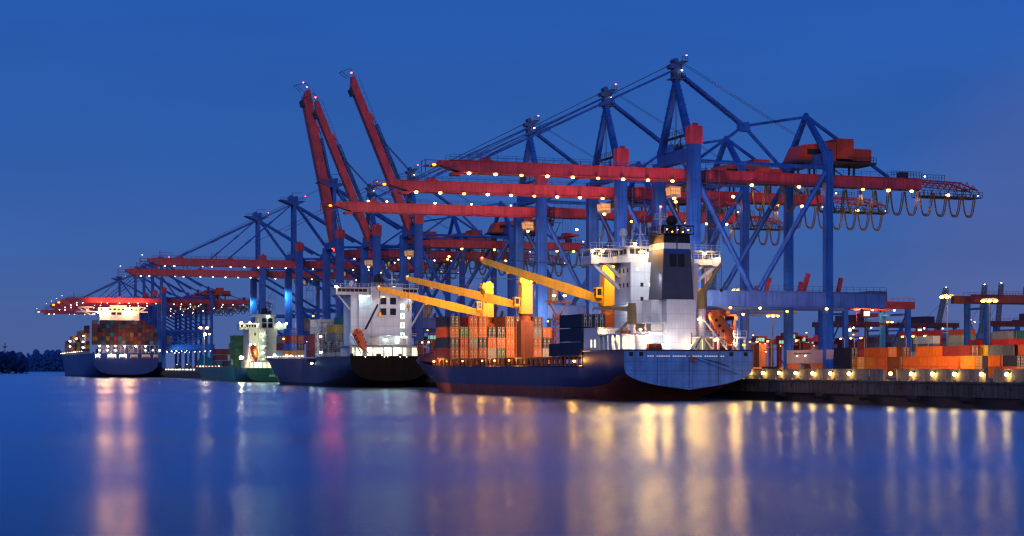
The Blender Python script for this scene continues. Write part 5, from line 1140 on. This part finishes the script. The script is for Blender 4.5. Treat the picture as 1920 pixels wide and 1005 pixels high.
b.box((-9,-.02,8.5),(9,2,8.8)); b.build('boat_deck', M['cream'], g)
b = MB(); b.box((-8,1.9,6.1),(8,2.0,8.4)); b.build('lit_opening', M['deckglow'], g)
GC = (.95,1,.70)
point((GX-5,GY+1,20), 900, GC, .4); point((GX-5,GY,13), 700, GC, .4); point((GX-8,GY+4,24.4), 300, GC, .3); point((GX+6,GY+3,24), 300, GC, .3); point((GX+3,GY-2,7), 250, GC, .3); point((GX-20,GY+30,9), 2200, (.6,1,.7), .5, (GX-6,GY+70,3)); point((GX-4,GY-14,7), 700, (.6,1,.7), .5, (GX,GY,4)); point((GX-11.5,GY+6,10.5), 700, (1,.8,.5), .5)  # includes unseen green spots added off the hull to brighten its paint
lifeboat((GX-5.6,GY+2.5,12.4), (.1,-.35,-.9), 'red lifeboat on the cream house of the green ship', 'free-fall lifeboats')
for k in range(8): lamp(g, (-9.6,70+k*9.5,6.9), ('small','amber','small')[k%3], .24)
b = MB(); b.box((-9,26,5.6),(9,152,6.8)); b.build('hatch_cover', M['hullgreen'], g)
b = MB(); b.tube([(-4,150,6),(-4,150,26)],[.4,.3],6); b.box((-6,149.6,25.6),(-2,150.4,26)); lmg = b.build('lamp_mast', M['steel'], g)
lamp(lmg, (-6,149.2,26.6), 'warm', .85); lamp(lmg, (-2.6,149.2,26.6), 'warm', .8); lamp(lmg, (-3.6,149.2,23.4), 'flare', .7); lamp(lmg, (-1.4,149.2,23.4), 'warm', .6)
GG = 'containers aboard the green ship'
def put3(cols, u, z0, x0, names):
    for i, colm in enumerate(cols):
        for k, c in enumerate(colm):
            container('40', 0, (x0+i*2.6, u, z0+k*2.75), c, '%s container, %s tier, %s stack from the water, %s' % (c, ORD[k], ORD[i], names), GG)
put3([['slate','maroon','maroon'],['navy','maroon','maroon'],['maroon','white','red'],['teal','red','pale','grey'],['teal','slate','white','grey']], 600, 6.9, -18.4, 'fore bay of green ship')
put3([['green','green','green','green','green'],['green','green','green','green','green']], 549, 6.9, -18.6, 'green block before the cream house')
b = MB()   # pale wing emblem on the green block
for i in range(3): b.hexa([(-.05,3.2+i*.3,7.2+i*.6),(.0,3.2+i*.3,7.2+i*.6),(.0,9.8-i*.8,7.9+i*.9),(-.05,9.8-i*.8,7.9+i*.9)],[(-.05,3.4+i*.3,7.5+i*.6),(.0,3.4+i*.3,7.5+i*.6),(.0,9.4-i*.8,8.5+i*.9),(-.05,9.4-i*.8,8.5+i*.9)])
b.build('emblem', M['pale'], g, loc=(-9.32,29,0))
# ------------------------------------------------------------------ far blue ship
FX, FY = -23.5, 930.0
f_ = thing('container_ship', (FX,FY,0), 'large deep blue container ship seen stern-on at far left, stacked high with containers', 'ship')
bx = 20.6
st = [
 (0, [(0,1.6),(9,1.9),(15,3.2),(19,6),(bx,10),(bx,15.6)]),
 (12,[(0,-1),(8,0),(13.5,1.6),(18,4.6),(20,9),(bx,15.6)]),
 (34,[(0,-2),(8,-2),(13,-1),(17,1.6),(20,7),(bx,15.6)]),
 (80,[(0,-2),(14,-2),(19,-1),(bx,1.2),(bx,7),(bx,15.6)]),
 (230,[(0,-2),(14,-2),(19,-1),(bx,1.2),(bx,7),(bx,16)]),
 (280,[(0,-2),(9,-2),(13,-1),(15,1.2),(18,8),(20,16.5)]),
 (318,[(0,-2),(.5,-2),(2,-1),(3.4,1.2),(9,9),(15,17.5)]),
 (340,[(0,2),(.2,2.5),(.4,3),(.8,5),(3.4,11),(8,18.5)]),
 (358,[(0,12),(.1,12.5),(.2,13),(.3,14),(.6,16),(1,19.5)]),
]
fh = hull(f_, st, [M['hullfar'], M['boot'], M['hullfar']], 2)
b = MB()
for k, (x, w_) in enumerate(((-18.2,3.0),(-9.2,5.4),(-2.2,4.6),(5,4.6),(12.6,5.4),(18.8,3.0))): b.box((x-w_/2,-.06,12.4),(x+w_/2,.02,14.8), 0 if k in (0,1,2) else 1); b.box((x-w_/2+.3,-.12,12.4),(x+w_/2-.3,-.05,13.4), 2)
b.build('mooring_opening', [M['deckglow'], M['cream'], M['oxide']], fh)
for x in (-17.8,-9.6,-1.0): lamp(f_, (x,-.8,14.6), 'white', .8)
b = MB()
for k in range(16): b.box((-bx+.3+k*2.72,-.1,15.6),(-bx+.7+k*2.72,.4,21.0))
b.box((-bx,-.2,20.6),(bx,.6,21.0))
for k in (2,5,10,13): b.beam((-bx+.5+k*2.72,0,15.8),(-bx+.5+(k+1)*2.72,0,20.6),.3); b.beam((-bx+.5+(k+2)*2.72,0,15.8),(-bx+.5+(k+1)*2.72,0,20.6),.3)
b.build('lashing_bridge', M['steel'], f_)
for x, zz in ((-17,20.4),(-12,20.2),(-7.2,20.3),(-1,20.2),(6,20.2),(12.2,20.2),(-17,17.6),(-12,17.6),(-7.2,17.6),(12.2,17.6),(17,17.6),(21.4,17.6)): lamp(f_, (x,-.8,zz), 'white', .5)
b = MB(); b.box((-13,40,15.6),(13,56,44.2)); b.box((-28,42,43.4),(19,50,44.2)); b.box((-14,40,44.2),(13,54,46.6)); b.box((-6,42,46.6),(5,52,48.2)); fa = b.build('accommodation', M['white'], f_)
for s in (-1,1):
    b = MB(); cx = -4.5; b.beam((cx+s*22,43,46.9),(cx+s*13,43,46.9),.8); b.beam((cx+s*22.4,43,46.6),(cx+s*14,43,41.6),.9); b.beam((cx+s*19,43,46.6),(cx+s*13.6,43,44),.7); b.beam((cx+s*15.8,43,46.8),(cx+s*15.8,43,42),.6)
    b.build('wing_strut', M['white'], fa)
b = MB()
for k in range(9): b.box((-12.6+k*2.8,39.9,44.7),(-10.8+k*2.8,40.02,46.1))
b.build('window', M['window'], fa)
for x0 in (-5.5,-1.6):
    b = MB(); b.box((x0,39.88,41.8),(x0+3,40.0,43.6)); b.build('window', M['window'], fa)
lamp(fa, (-9.5,38.2,45.0), 'warmhi', 1.7); lamp(fa, (5.5,38.2,45.0), 'warmhi', 1.7); lamp(fa, (-14.4,38,43.2), 'white', .7); lamp(fa, (-17,38,42.2), 'small', .6)
b = MB(); b.tube([(-.5,46,49),(-.5,46,58)],[.5,.25],8); b.box((-4,45.6,52),(3,46.4,52.5)); b.build('radar_mast', M['rail'], f_)
point((FX-9.5,FY+30,46.5), 2600, (1,.36,.12), 1.2); point((FX+5.5,FY+30,46.5), 2600, (1,.36,.12), 1.2); point((FX,FY-14,23), 5000, (1,.6,.3), 1); point((FX-26,FY+150,26), 5000, (1,.55,.22), 1); point((FX-26,FY+230,24), 1500, (1,.75,.45), 1)
b = MB(); b.rail((-bx,34,15.6),(-bx,232,16),1.6,5,.25); b.rail((-bx,232,16),(-19.8,282,16.6),1.6,5,.25); b.rail((-19.8,282,16.6),(-8,341,18.6),1.6,5,.25); b.box((-9,335,18.5),(-7.6,350,22)); b.build('railing', M['steel'], f_)
for k in range(16): lamp(f_, (-21.4+(max(0,k-11)*1.8), 80+k*17, 17.6), 'small', .3)
for p in ((-21.6,66,28),(-21.6,66,24),(-21.6,66,20),(-21.6,120,27),(-21.6,175,26),(-21.6,175,22)): lamp(f_, p, 'white', .6)
for x in (-14,0,12): point((FX+x,FY+30,47), 15000, (1,.30,.08), 1.0, (FX+x+4,FY+60,70), 140)  # unseen upward spots added to turn the booms above orange
for x in (-9.5,5.5): point((FX+x,FY+36,45.2), 30000, (1,.34,.085), 4.5, (FX-60,FY-300,0), 120)
GF = 'containers aboard the far blue ship'
q = random.Random(11)
pal = ['maroon','maroon','maroon','rust','purple','purple','brown','brown','maroon','navy','slate','maroon','purple','rust','brown','navy','red','amber','grey','teal','purple','brown']
for i in range(16):
    top = 6 if 2 <= i <= 12 else 5
    if i in (0,): top = 6
    if i == 15: top = 4
    for k in range(top):
        c = q.choice(pal)
        container('40', 0, (FX-bx+.1+i*2.55, FY+2.5, 21.2+k*2.66), c, '%s container, %s tier, %s stack from the water, far stern bay' % (c, ORD[k], ORD[i]), GF)
for j, i in enumerate((1,6,9,12)):
    container('40', 0, (FX-bx+.1+i*2.55, FY+2.5, 15.8), ('navy','pale','grey','rust')[j], '%s container low in the far ship stern frames, %s from the water' % (('navy','pale','grey','rust')[j], ORD[j]), GF)
bays = [(62,7,1),(92,7,2),(120,6,2),(150,6,1),(180,5,2),(212,5,2),(244,4,2),(272,3,2)]
for bi, (du, tiers, n_) in enumerate(bays):
    for i in range(n_):
        for k in range(tiers - (i == 0 and bi % 2)):
            c = q.choice(['navy','maroon','cream','amber','orange','brown','yellow','slate','rust','grey'])
            container('40', 0, (FX-bx+.4+i*2.55+(1.2 if bi > 5 else 0)+(2.4 if bi > 6 else 0), FY+du, 16.4+k*2.66), c, '%s container, %s tier, %s stack, bay %s forward of far bridge' % (c, ORD[k], ORD[i], ORD[bi]), GF)
# ------------------------------------------------------------------ container yard behind the flood wall
GY_ = 'containers stacked in the yard'
def row(x, tiers, segs, names, z0=QZ, det=1):
    """segs: (photo column of the near corner, size, colour); the row lies on X = x"""
    for i, (px, size, col) in enumerate(segs):
        u = at_x(px, x)
        for k in tiers:
            c = col if isinstance(col, str) else col[k % len(col)]
            container(size, det, (x, u, z0+k*2.6), c, '%s container, %s tier, %s from the right, %s' % (c, ORD[k], ORD[i], names), GY_)
row(92, (0,1), [(1798,'45','orange'),(1742,'40','orange'),(1687,'20','brown'),(1663,'20','orange'),(1640,'20','amber')], 'front row of the yard')
row(94.6, (0,1), [(1690,'20','rust'),(1650,'20','orange')], 'second row of the yard')
row(93, (2,), [(1820,'40','maroon'),(1767,'40','orange'),(1666,'40','orange')], 'top of the front yard stack')
row(95.5, (2,), [(1681,'40','amber'),(1692,'40','brown')], 'top layer just behind the front yard stack')
row(90, (0,1), [(1828,'20','amber'),(1585,'20','red'),(1608,'20','amber')], 'small block of the yard')
row(89, (0,1,2), [(1595,'40','navy')], 'dark stack behind the crane sill')
row(97, (2,), [(1866,'20','yellow'),(1884,'20','orange')], 'upper layer at the right of the yard')
row(92, (0,1), [(1905,'20',('rust','navy')),(1880,'20',('brown','orange')),(1853,'20',('navy','navy'))], 'dark block at the right of the yard')
row(94.4, (0,1), [(1860,'20',('grey','pale')),(1886,'20',('brown','grey')),(1915,'20',('yellow','brown'))], 'inner dark block right of the yard')
row(96, (2,), [(1910,'40','slate'),(1930,'20','rust')], 'upper slate layer right of the yard')
row(140, (0,1,2,3), [(1853,'40',('rust','red','orange','red')),(1908,'40',('rust','red','orange','red'))], 'long red rear stack', det=0)
row(150, (2,3,4), [(1906,'40','pale')], 'pale stack behind the long red one', det=0)
row(150, (2,3,4), [(1925,'20','teal')], 'teal stack at the yard right edge', det=0)
row(170, (2,3,4), [(1750,'40',('slate','pale','pale')),(1817,'40',('slate','slate','slate')),(1708,'40',('slate','slate','pale'))], 'blue-grey rear stack', det=0)
row(190, (3,4,5), [(1755,'40','red'),(1817,'40',('brown','maroon','rust')),(1720,'40','red')], 'farthest red stack', det=0)
row(120, (0,1,2,3), [(1608,'40',('maroon','maroon','red','maroon')),(1506,'40','maroon'),(1424,'20','orange')], 'maroon stack seen between the crane legs', det=0)
row(60, (0,), [(1462,'20','brown'),(1448,'20','green')], 'low pair left of the crane sill', z0=QZ)
row(238, (3,4,5), [(1690,'40',('slate','navy','slate')),(1640,'40',('navy','slate','purple')),(1590,'40',('slate','grey','navy')),(1735,'40',('navy','slate','navy'))], 'dim rear row behind the yard gantry', det=0)
# a flat trailer with low orange load on the quay
tr_ = thing('trailer', (52, at_x(1420,52), QZ), 'long low orange trailer parked on the quay left of the crane sill', 'trailer')
b = MB(); b.box((-1.25,0,1.1),(1.25,13,1.45)); b.box((-1.25,0,1.45),(1.25,.3,2.4)); b.beam((0,13,1.0),(0,16,.9),.3); b.build('chassis', M['bogie'], tr_)
b = MB()
for y in (1.5,3,10.2,11.6):
    for x in (-1,1): b.disc((x,y,.5),.5,'x',.35,n=12)
b.build('wheel', M['rubber'], tr_)
# lamp posts peeking over the stacks
b = MB(); b.tube([(0,0,0),(0,0,10.6),(-.35,0,11.2),(-1.0,0,11.2)],[.12,.10,.09,.08],6,0); b.box((-1.6,-.25,11.05),(-.8,.25,11.35),0); b.ball((-1.2,0,10.95),.34,1,8,5,(1.2,.8,.6))
lp0 = b.build('lamp_post', [M['steel'], LAMP['sodium']])
for i, px in enumerate((1741,1719,1699,1621,1602,1583,1500,1412,1426,1446)):
    o = lp0 if i == 0 else copy_one(lp0)
    o.location = (110 if px > 1550 else 95, at_x(px, 110 if px > 1550 else 95), QZ + (0 if px > 1550 else -.6)); tag(o, '%s hooked lamp post from the right among the yard stacks' % ORD[i], 'lamp post', 'hooked lamp posts in the yard')
b = MB(); b.tube([(0,0,0),(0,0,9)],[.12,.09],6,0); b.box((-.5,-.3,8.9),(.5,.3,9.2),0); b.ball((0,0,8.75),.36,1,8,5,(1.1,.9,.6))
yl0 = b.build('lamp_post', [M['dark'], LAMP['sodium_dim']])
for i, (px, x, dz) in enumerate(((1338,90,3),(1352,120,7),(1371,140,1),(1396,100,5),(1412,150,9),(1436,120,2),(1458,160,6),(1494,140,4),(1512,170,10),(1530,150,2),(1544,190,7),(1600,180,9))):
    o = yl0 if i == 0 else copy_one(yl0)
    o.location = (x, at_x(px,x), QZ+dz-3); tag(o, '%s dim amber lamp from the blue ship seen under the crane portals' % ORD[i], 'lamp', 'dim amber lamps under the crane portals')
# tall flood masts
def mast(x, px, h, lab, r=.5, kind='sodium', watts=9000):
    u = at_x(px, x); t = thing('lamp_mast', (x,u,QZ), lab, 'lamp mast', 'flood masts over the terminal')
    b = MB(); b.tube([(0,0,0),(0,0,h)],[.34,.18],8); b.build('pole', M['dark'], t)
    b = MB(); b.tube([(0,0,h-.3),(0,0,h)],[2.2,2.2],12); b.build('lamp_ring', M['steel'], t)
    for k in range(6): lamp(t, (1.9*math.cos(k*1.047),1.9*math.sin(k*1.047),h-.65), kind, r, flat=.6)
    if watts: point((x-8, u-14, QZ+h-2), watts*3.5, SOD, 1.0)
mast(150, 1383, 33, 'tall flood mast whose head shines just above the portal beam', .6, watts=14000)
mast(165, 1776, 26, 'flood mast with a wide bright head right of the distant gantry', .75, watts=22000)
mast(130, 1855, 21.5, 'short flood mast beside the leg of the rail gantry', .6, watts=9000)
mast(140, 1624, 25, 'flood mast beside the blue legs of the yard gantry', .6, watts=12000)
mast(130, 1449, 21, 'flood mast seen under the portal beam between the crane legs', .6, watts=9000)
mast(230, 1665, 22, 'faint distant flood mast behind the yard gantry', .5, watts=0)
# unseen sodium spots added in the yard to light the front stacks
for px, x, z, wv in ((1640,70,24,16000),(1740,68,24,18000),(1830,70,22,14000),(1560,62,20,9000),(1460,44,17,3500),(1900,70,20,9000)):
    point((x+4, at_x(px,x)-14, z-9), wv*2.5, SOD, .8)
for u, wv in ((118.5,4500),(158.6,4500),(213,3000)):
    point((QX+1, u+9, QZ+13.5), wv, (1,.62,.35), .6); point((QX+18, u+9, QZ+13.5), wv*1.3, SOD, .6)
    point((QX-2, u-5, QZ+17), wv*1.2, (1,.66,.42), .8); point((QX-9, u-16, QZ+20), wv*9, (1,.50,.45), .8, (QX,u+6,QZ+32)); point((QX+22, u-12, QZ+6), wv*1.2, (1,.45,.38), .8, (QX+24,u+6,QZ+26))  # unseen pinkish spots added to warm the crane legs
    for lx in (-40,-22,-6,16,44,58): point((QX+lx, u+9-3.2, QZ+40.9), 520 if lx > 50 else 900, (1,.56,.18), .5, (QX+lx+4, u+12, QZ))
for u in (528,613): point((QX-3,u+12,QZ+34), 8000, (.5,1,.95), .8)
for u in (520,604): point((QX-4,u+25,QZ+25), 4500, (.4,.95,.95), .8)
for u in (956,1046): point((QX+8,u-10,QZ+10), 9000, (.5,.95,.9), 1)
for u, z in ((340.5,50),(395,50),(455,53),(455,38)): point((QX, u, z), 5200, (1,.05,.04), .8, (-60, u-300, 0), 120)  # unseen red spots added at the raised booms to redden the water
for px in (1405,1432,1462,1493,1525,1558,1593,1671,1710,1750,1791,1842,1889):
    point((1.2, at_x(px,1.2), 5.05), 35, (1,.62,.24), .3, (-20, at_x(px,1.2)-60, -2), 140)
for u in (127.5,167.6,222): 
    for lx in (-46,-24,-6,30,56): point((QX+lx, u-3, QZ+41), 350, (1,.46,.11), .5, (QX+lx-30,u-120,0), 130)
# ------------------------------------------------------------------ straddle carriers
def carrier(loc, label, lit='cabteal'):
    t = thing('straddle_carrier', loc, label, 'straddle carrier', 'straddle carriers on the terminal')
    b = MB()
    for x in (-2.3,2.3):
        for y in (-3.6,3.6): b.box((x-.28,y-.4,1.2),(x+.28,y+.4,11.6))
        b.box((x-.35,-5,.75),(x+.35,5,1.6)); b.box((x-.4,-4.6,11.6),(x+.4,4.6,12.5)); b.beam((x,-3.6,1.5),(x,3.6,6),.2)
    b.box((-2.6,-4.2,12.5),(2.6,-3.2,12.9)); b.box((-2.6,3.2,12.5),(2.6,4.2,12.9)); b.box((-1.6,-3,12.5),(1.6,3,13.8)); b.build('frame', M['carrier'], t)
    for x in (-2.3,2.3):
        for y in (-4.1,-1.5,1.5,4.1):
            b = MB(); b.disc((x,y,.75),.75,'x',.5,n=14); b.build('wheel', M['rubber'], t)
    b = MB(); b.box((-3.4,-5.4,11.3),(-.6,-3.9,13.6),0); b.box((-3.2,-5.46,11.9),(-2.15,-5.39,13.1),1); b.box((-1.95,-5.46,11.9),(-.8,-5.39,13.1),1); b.box((-3.46,-5.2,11.9),(-3.39,-4.1,13.1),1); b.box((-3.6,-5.6,13.6),(-.4,-3.7,13.8),0); b.build('cab', [M['carrier'], M[lit]], t)
    b = MB(); b.box((-1.2,-6,9.6),(1.2,6,10.0)); 
    for y in (-2,2): b.beam((0,y,10),(0,y,12.5),.12)
    b.build('spreader', M['bogie'], t)
    lamp(t, (-2.6,-5.6,11.0), 'sodium', .16); lamp(t, (-.6,-5.6,11.0), 'sodium', .16); return t
c0 = carrier((18, at_x(1345,18), QZ+1.2), 'red straddle carrier with a lit greenish cab behind the orange lifeboat')
for x, px, dz, lb in ((14,815,0,'red straddle carrier with lit cab beyond the bow of the near blue ship'),(16,1012,0,'red straddle carrier with lit cab beside the orange lamp mast of the blue ship'),(120,1480,0,'straddle carrier seen between the landside crane legs'),(150,1540,0,'straddle carrier right of the landside leg, far back in the yard'),(150,1500,0,'straddle carrier partly hidden behind the maroon stack'),(140,1424,0,'straddle carrier behind the low orange trailer, left of the landside legs'),(175,1462,0,'distant straddle carrier nearest the left side of the landside crane frame'),(185,1516,0,'distant straddle carrier in the middle of the landside crane frame')):
    c = copy_tree(c0); c.location = (x, at_x(px,x), QZ+dz); c['label'] = lb
# ------------------------------------------------------------------ yard gantries
def gantry(loc, span, ln, h, label, beam_m='redsteel', leg_m='blue', over=0):
    t = thing('yard_gantry', loc, label, 'gantry crane', 'gantries over the yard')
    for x in (0,span):
        for y in (0,ln):
            b = MB(); b.box((x-.75,y-.6,1),(x+.75,y+.6,h)); b.build('leg', M[leg_m], t)
        b = MB(); b.box((x-.6,-1.4,.3),(x+.6,ln+1.4,1.6)); b.build('sill_beam', M[leg_m], t)
        b = MB(); b.tube([(x,.4,h-1),(x,ln-.4,3)],.28,6); b.build('diagonal_brace', M[leg_m], t)
        b = MB(); b.box((x-.5,.7,h-1.9),(x+.5,ln-.7,h-1.3)); b.build('tie_pipe', M[leg_m], t)
    for y in (0,ln):
        b = MB(); b.box((-2-over,y-.9,h+.02),(span+2+over,y+.9,h+2.3)); b.rail((-2,y-.9,h+2.3),(span+2,y-.9,h+2.3),1,2,.08); b.build('main_girder', M[beam_m], t)
    b = MB(); b.box((span*.5-3,-1,h+2.32),(span*.5+3,ln+1,h+5.4)); b.build('machinery_house', M['hullgrey'], t)
    b = MB(); b.box((span*.55-2,ln*.3,h-2.4),(span*.55+2,ln*.7,h-1.2)); b.box((span*.55-1.2,-2,h-5),(span*.55+1.2,ln+2,h-4.4))
    for y in (1,ln-1): b.beam((span*.55,y,h-4.4),(span*.55,y,h),.1)
    b.build('spreader', M['redsteel'], t)
    b = MB(); b.box((span*.35-1.2,.4,h-2.6),(span*.35+1.2,2.2,h-.1),0); b.box((span*.35-1.0,.34,h-2.2),(span*.35+1,.41,h-.8),1); b.build('cab', [M['carrier'], M['wincold']], t)
    lamp(t, (span*.4,-1.1,h-.4), 'white', .35); lamp(t, (span*.75,-1.1,h-.4), 'small', .35)
    return t
ga_ = gantry((118, at_x(1585,118), QZ), 22, 15, 20.5, 'blue-legged yard gantry with red girder behind the tail of the portal beam')
gantry((140, at_x(1851,140), QZ), 46, 10, 21, 'large rail gantry with brown girder and blue legs at the right edge of the photo', 'girderbrown', over=3)
gantry((240, at_x(1560,240), QZ), 26, 14, 21, 'dim distant yard gantry seen through the landside crane frame', 'girderbrown'); gantry((300, at_x(1690,300), QZ), 30, 14, 22, 'faint gantry far behind the blue-grey rear stack', 'girderbrown')
t_ = gantry((262, at_x(1908,262), QZ), 30, 15, 19, 'smaller second rail gantry partly cut by the right edge of the photo', 'girderbrown')
point((150, at_x(1700,150), QZ+18), 6000, (.6,.95,1), .8); point((112, at_x(1640,112), QZ+19), 3000, (.6,.95,1), .8)
# dim quay cranes with raised booms far across the yard
def far_crane(x, px, lean, h, label):
    t = thing('distant_crane', (x, at_x(px,x), QZ), label, 'crane', 'far raised-boom cranes across the yard'); t.scale = (.54,.54,.54)
    b = MB(); b.lattice((0,0,34),(lean,0,h),3.6,1.1,14); b.build('boom', M['distant'], t)
    b = MB()
    for xx, tx in ((-22,-9),(-4,-8)):
        for y in (0,14): b.beam((xx,y,0),(xx*.7+tx*.3,y,34),1.5)
    b.box((-24,0,30),(2,1,33)); b.box((-24,13,30),(2,14,33)); b.build('portal', M['distant'], t)
    b = MB(); b.beam((-14,7,34),(-8,7,58),1.4); b.beam((-2,7,34),(-8,7,58),1.4); b.beam((-26,7,34),(-8,7,58),.8); b.build('tower_leg', M['distant'], t)
    b = MB(); b.box((-30,3,34),(-16,11,40)); b.build('machinery_house', M['distant'], t)
    b = MB(); b.tube([(-8,7,58),(lean*.75,0,34+(h-34)*.75)],.22,5); b.build('forestay', M['distant'], t)
    lamp(t, (lean,0,h+1), 'white', .55); lamp(t, (-8,6,59.5), 'beacon', .5, 'beacon'); lamp(t, (-5,4,57), 'white', .5)
far_crane(420, 1752, 15, 92, 'leftmost dim crane with raised lattice boom far across the yard')
far_crane(470, 1838, 6, 99, 'dim raised crane seen just above the left leg of the rail gantry')
far_crane(500, 1868, 7, 104, 'dim raised crane seen above the middle of the rail gantry')
sh = thing('warehouse', (330, at_x(1740,330), QZ), 'long pale warehouse roof far across the yard lit by a flood mast', 'building')
b = MB(); b.box((0,0,0),(60,70,17)); b.build('wall', M['distant'], sh)
b = MB(); b.hexa([(-1,-1,17),(61,-1,17),(61,71,17),(-1,71,17)],[(4,4,20),(56,4,20),(56,66,20),(4,66,20)]); b.build('roof', M['distant'], sh)
SC.cycles.max_bounces = 6; SC.cycles.diffuse_bounces = 2; SC.cycles.glossy_bounces = 3; SC.cycles.transmission_bounces = 2
SC.cycles.sample_clamp_indirect = 6; SC.cycles.sample_clamp_direct = 0
SC.cycles.use_light_tree = True; SC.cycles.caustics_reflective = False; SC.cycles.caustics_refractive = False
SC.cycles.use_denoising = True
try: SC.cycles.denoiser = 'OPENIMAGEDENOISE'
except Exception: pass
SC.cycles.pixel_filter_type = 'BLACKMAN_HARRIS'; SC.cycles.filter_width = 1.35
SC.view_settings.view_transform = 'Standard'; SC.view_settings.look = 'None'; SC.view_settings.exposure = 0; SC.view_settings.gamma = 1
# keep only the prototypes that are in use
for key, p in CP.items():
    if key not in CUSED:
        for k in KIDS.get(p.name, []): bpy.data.objects.remove(k)
        bpy.data.objects.remove(p)
